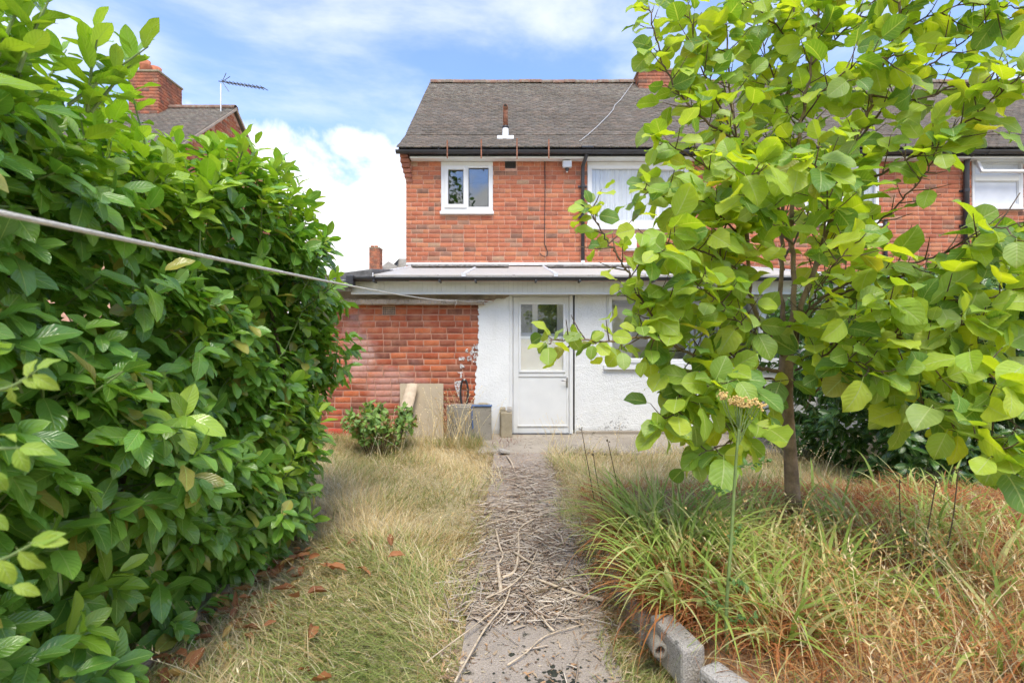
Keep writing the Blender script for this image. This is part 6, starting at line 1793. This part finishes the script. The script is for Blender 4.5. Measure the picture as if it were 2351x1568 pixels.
# flower spikes of the butterfly bush
bb = thing('butterfly_bush', 'arching grey-green bush with purple and brown flower spikes at right', 'bush', (4.4, 4.9, GZ))
for k, (pts, m_) in enumerate((([(2300, 1050, 4.6), (2240, 920, 4.5), (2180, 870, 4.4), (2140, 858, 4.3)], 'purple'), ([(2340, 1060, 4.4), (2320, 940, 4.2), (2270, 915, 4.0), (2245, 920, 3.9), (2180, 940, 3.85)], 'seed'), ([(2330, 1040, 4.7), (2300, 880, 4.6), (2330, 800, 4.5), (2350, 770, 4.4)], 'purple'))):
    q = smooth_poly([P(*a) for a in pts], 5)
    s0 = MB().tube(q, np.linspace(0.007, 0.003, len(q)), 6).build('stem', M['green_stem'], bb, smooth=True)
    sp_ = MB(); e, b0 = q[-1], q[-6]
    for j in range(70):
        f = rg.random(); p = b0 + (e - b0)*f + rg.normal(0, 0.018*(1.1 - f), 3); s_ = rg.uniform(.006, .011)
        sp_.ring([(0, -s_), (s_, 0), (0, s_)], p, 2, 5)
    o = sp_.build('flower_spike', M[m_], bb); o['kind'] = 'stuff'
    pos = np.array([q[i] + rg.normal(0, .01, 3) for i in rg.integers(2, len(q) - 6, 14)]); dr = unit(rg.normal(0, 1, pos.shape)); nm = unit(rg.normal(0, .4, pos.shape) + (0, -.3, 1))
    put_leaves(bb, pos, dr, nm, rg.uniform(.09, .15, 14), np.stack([rg.integers(0, 3, 14), rg.integers(0, 2, 14)], 1), ST, [(0.15, 0.22, 0.10), (0.20, 0.28, 0.14)], M['shrub'], 14)
# ragwort
rw = thing('ragwort_plant', 'tall single weed with faded yellow flower head in front of the tree', 'weed', tuple(P(1672, 1500, 1.92)))
q = smooth_poly([P(1670, 1500, 1.92), P(1668, 1400, 1.92), P(1678, 1250, 1.92), P(1687, 1100, 1.91), P(1693, 1020, 1.9), P(1697, 985, 1.9)], 4)
MB().tube(q, np.linspace(0.0075, 0.0045, len(q)), 8).build('stem', M['green_stem'], rw, smooth=True)
top = q[-1]
hc = P(1712, 925, 1.9)
fl_ = MB()
for k in range(16):
    e = hc + np.array([rg.normal(0, 0.032), rg.normal(0, 0.028), rg.normal(0.0, 0.009)])
    if k >= 13: e = P(1660, 905, 1.88) + rg.normal(0, .008, 3)
    mid = top + (e - top)*0.5 + np.array([(e - top)[0]*0.15, 0, -0.004])
    MB().tube(smooth_poly([top - np.array([0, 0, .03*(k % 3)]), mid, e], 3), 0.0018, 4, False).build('flower_stalk', M['green_stem'], rw)
    for j in range(16):
        p = e + rg.normal(0, 0.0085, 3)*np.array([1, 1, .6]); s_ = rg.uniform(.003, .0055)
        fl_.ring([(0, -s_), (s_, -s_*.2), (s_*.8, s_*.7), (0, s_)], p, 2, 6)
o = fl_.build('flower_heads', M['flower'], rw); o['kind'] = 'stuff'
for k, f in enumerate((0.15, 0.22, 0.3, 0.42, 0.55, 0.68)):
    p = q[int(f*(len(q) - 1))]; a = k*2.4
    n = 18
    ps_ = np.array([p + np.array([math.cos(a), math.sin(a), 0.35])*t for t in np.linspace(0.01, 0.11, n)]) + rg.normal(0, .004, (n, 3))
    dr = unit(np.array([math.cos(a), math.sin(a), 0.1]) + rg.normal(0, .6, (n, 3)))
    put_leaves(rw, ps_, dr, unit(rg.normal(0, .4, (n, 3)) + (0, -.3, 1)), rg.uniform(.015, .035, n), np.stack([rg.integers(0, 3, n), np.zeros(n, int)], 1), ST, [(0.13, 0.24, 0.07)], M['shrub'], 0, mass='leaves')
# thin dark weed stems on the bed and the little tuft of red stems by the door
for k, (a, b) in enumerate((((1365, 1090, 3.6), (1335, 985, 3.55)), ((1385, 1110, 3.5), (1362, 1040, 3.5)), ((1430, 1120, 3.4), (1395, 1010, 3.4)), ((2085, 1190, 2.6), (2065, 1100, 2.6)), ((2110, 1190, 2.5), (2150, 1100, 2.5)), ((2160, 1165, 2.5), (2200, 1080, 2.5)))):
    pa, pb = P(*a), P(*b); pa[2] = min(pa[2], 0.2)
    m = MB().tube(smooth_poly([pa, (pa + pb)/2 + rg.normal(0, .008, 3), pb], 4), np.linspace(.004, .0025, 9), 5)
    for j in range(4):
        s_ = .006; m.ring([(0, -s_), (s_, 0), (0, s_)], pb + rg.normal(0, .008, 3), 2, 5)
    tag(m.build('dead_flower_stem', M['brown_stem'], smooth=True), ['tall dark dead stem leaning left at the corner of the bed', 'short dark stem between two taller ones left of the lime clump', 'long dark dead stem slanting over the lime clump', 'dark dead stem leaning left right of the trunk', 'dark dead stem leaning right in the right bed grass', 'rightmost dark dead stem below the big hanging leaves'][k], 'stem', 'dead flower stems on the bed')
ps = []
n = 260
x = rg.normal(X(1160, 6.7), 0.13, n); y = rg.normal(6.75, 0.22, n)
V, F, C, _ = blades(np.stack([x, y, np.full(n, GZ)], 1), rg.uniform(0, 6.28, n), rg.uniform(.05, .17, n), rg.uniform(.003, .006, n), rg.uniform(.1, .9, n), rg.uniform(.3, 1.6, n), 4, pick(np.array([(0.30, 0.12, 0.08), (0.24, 0.10, 0.08), (0.36, 0.19, 0.11)]), n))
tag(link('dead_weed_tuft', np_mesh('dead_weed_tuft', V, F, M['grass'], C)), 'dead reddish weeds along the patio edge by the concrete block', 'weeds', kind='stuff')
# near vine shoots at the left edge, close to the lens
vn = thing('climbing_vine', 'blurred lime green vine shoots close to the lens at left edge', 'vine', (-0.75, 0.66, 0.9))
VT = [leaf_template('shrub', 6, 4, b, f, w, 70 + k, 0.2) for k, (b, f, w) in enumerate(((0.5, 0.3, 0.1), (0.7, 0.2, 0.12), (0.3, 0.4, 0.1)))]
pos, dr = [], []
for sp_, lf in (([(-60, 905, .66), (20, 890, .66), (60, 868, .66), (85, 850, .66)], [(50, 873, (1, 0, -.35)), (75, 860, (.9, 0, -.9)), (85, 850, (.5, 0, .6)), (28, 888, (-.2, 0, -.9)), (62, 866, (-.1, 0, 1))]),
                ([(-60, 1028, .64), (0, 1029, .64), (45, 1028, .64)], [(45, 1028, (.9, 0, -.1)), (40, 1030, (.25, 0, -1)), (-10, 1000, (.6, 0, .25))]),
                ([(-60, 1110, .62), (-10, 1085, .62), (0, 1130, .62)], [(-12, 1080, (.5, 0, -.8)), (-25, 1180, (.7, 0, -.8))]),
                ([(-60, 1290, .6), (0, 1285, .6), (50, 1262, .6), (80, 1245, .6)], [(0, 1285, (.6, 0, -.7)), (45, 1265, (.5, 0, -.6)), (70, 1250, (.8, 0, .4)), (80, 1245, (1, 0, -.1))]),
                ([(-60, 1660, .6), (40, 1600, .6)], [(30, 1345, (1, 0, -.2))])):
    q = smooth_poly([P(*a) for a in sp_], 4)
    MB().tube(q, np.linspace(.0028, .0016, len(q)), 6).build('shoot', M['green_stem'], vn, smooth=True)
    for (a, b, d) in lf: pos.append(P(a, b, sp_[0][2] - .01)); dr.append(d)
pos, dr = np.array(pos), unit(np.array(dr, float) + rg.normal(0, .15, (len(dr), 3)))
put_leaves(vn, pos, dr, unit(np.array([0.2, -.8, .6]) + rg.normal(0, .3, pos.shape)), rg.uniform(.026, .038, len(pos)), np.stack([rg.integers(0, 3, len(pos)), rg.integers(0, 2, len(pos))], 1), VT, [(0.27, 0.40, 0.05), (0.34, 0.45, 0.06)], M['shrub'], 40)
# garden tree behind the photographer, seen mirrored in the upstairs window
gt = thing('garden_tree', 'tall dark tree seen only as reflection in the small upstairs window', 'tree', (-4.2, -7.5, GZ))
MB().tube([(-4.2, -7.5, GZ - 0.1), (-4.15, -7.5, 3), (-4.0, -7.4, 6), (-3.9, -7.4, 9)], [.22, .17, .12, .05], 10).build('trunk', M['bark'], gt, smooth=True)
n = 2600
q = unit(rg.normal(0, 1, (n, 3)))*(rg.random((n, 1))**0.45)*np.array([2.5, 2.2, 3.6]) + np.array([-4.1, -7.5, 7.4])
q += 0.35*np.stack([vnoise(q, 2.1), vnoise(q + 3, 2.3), vnoise(q + 7, 2.0)], 1)
put_leaves(gt, q, unit(rg.normal(0, 1, q.shape) + (0, 0, -.3)), unit(rg.normal(0, .6, q.shape) + (0, 0, 1)), rg.uniform(.22, .36, n), np.stack([np.full(n, 0), rg.integers(0, 3, n)], 1), [leaf_template('shrub', 4, 2, .2, .2, .1, 99)], LD_[:3], M['shrub'], 0, mass='crown')
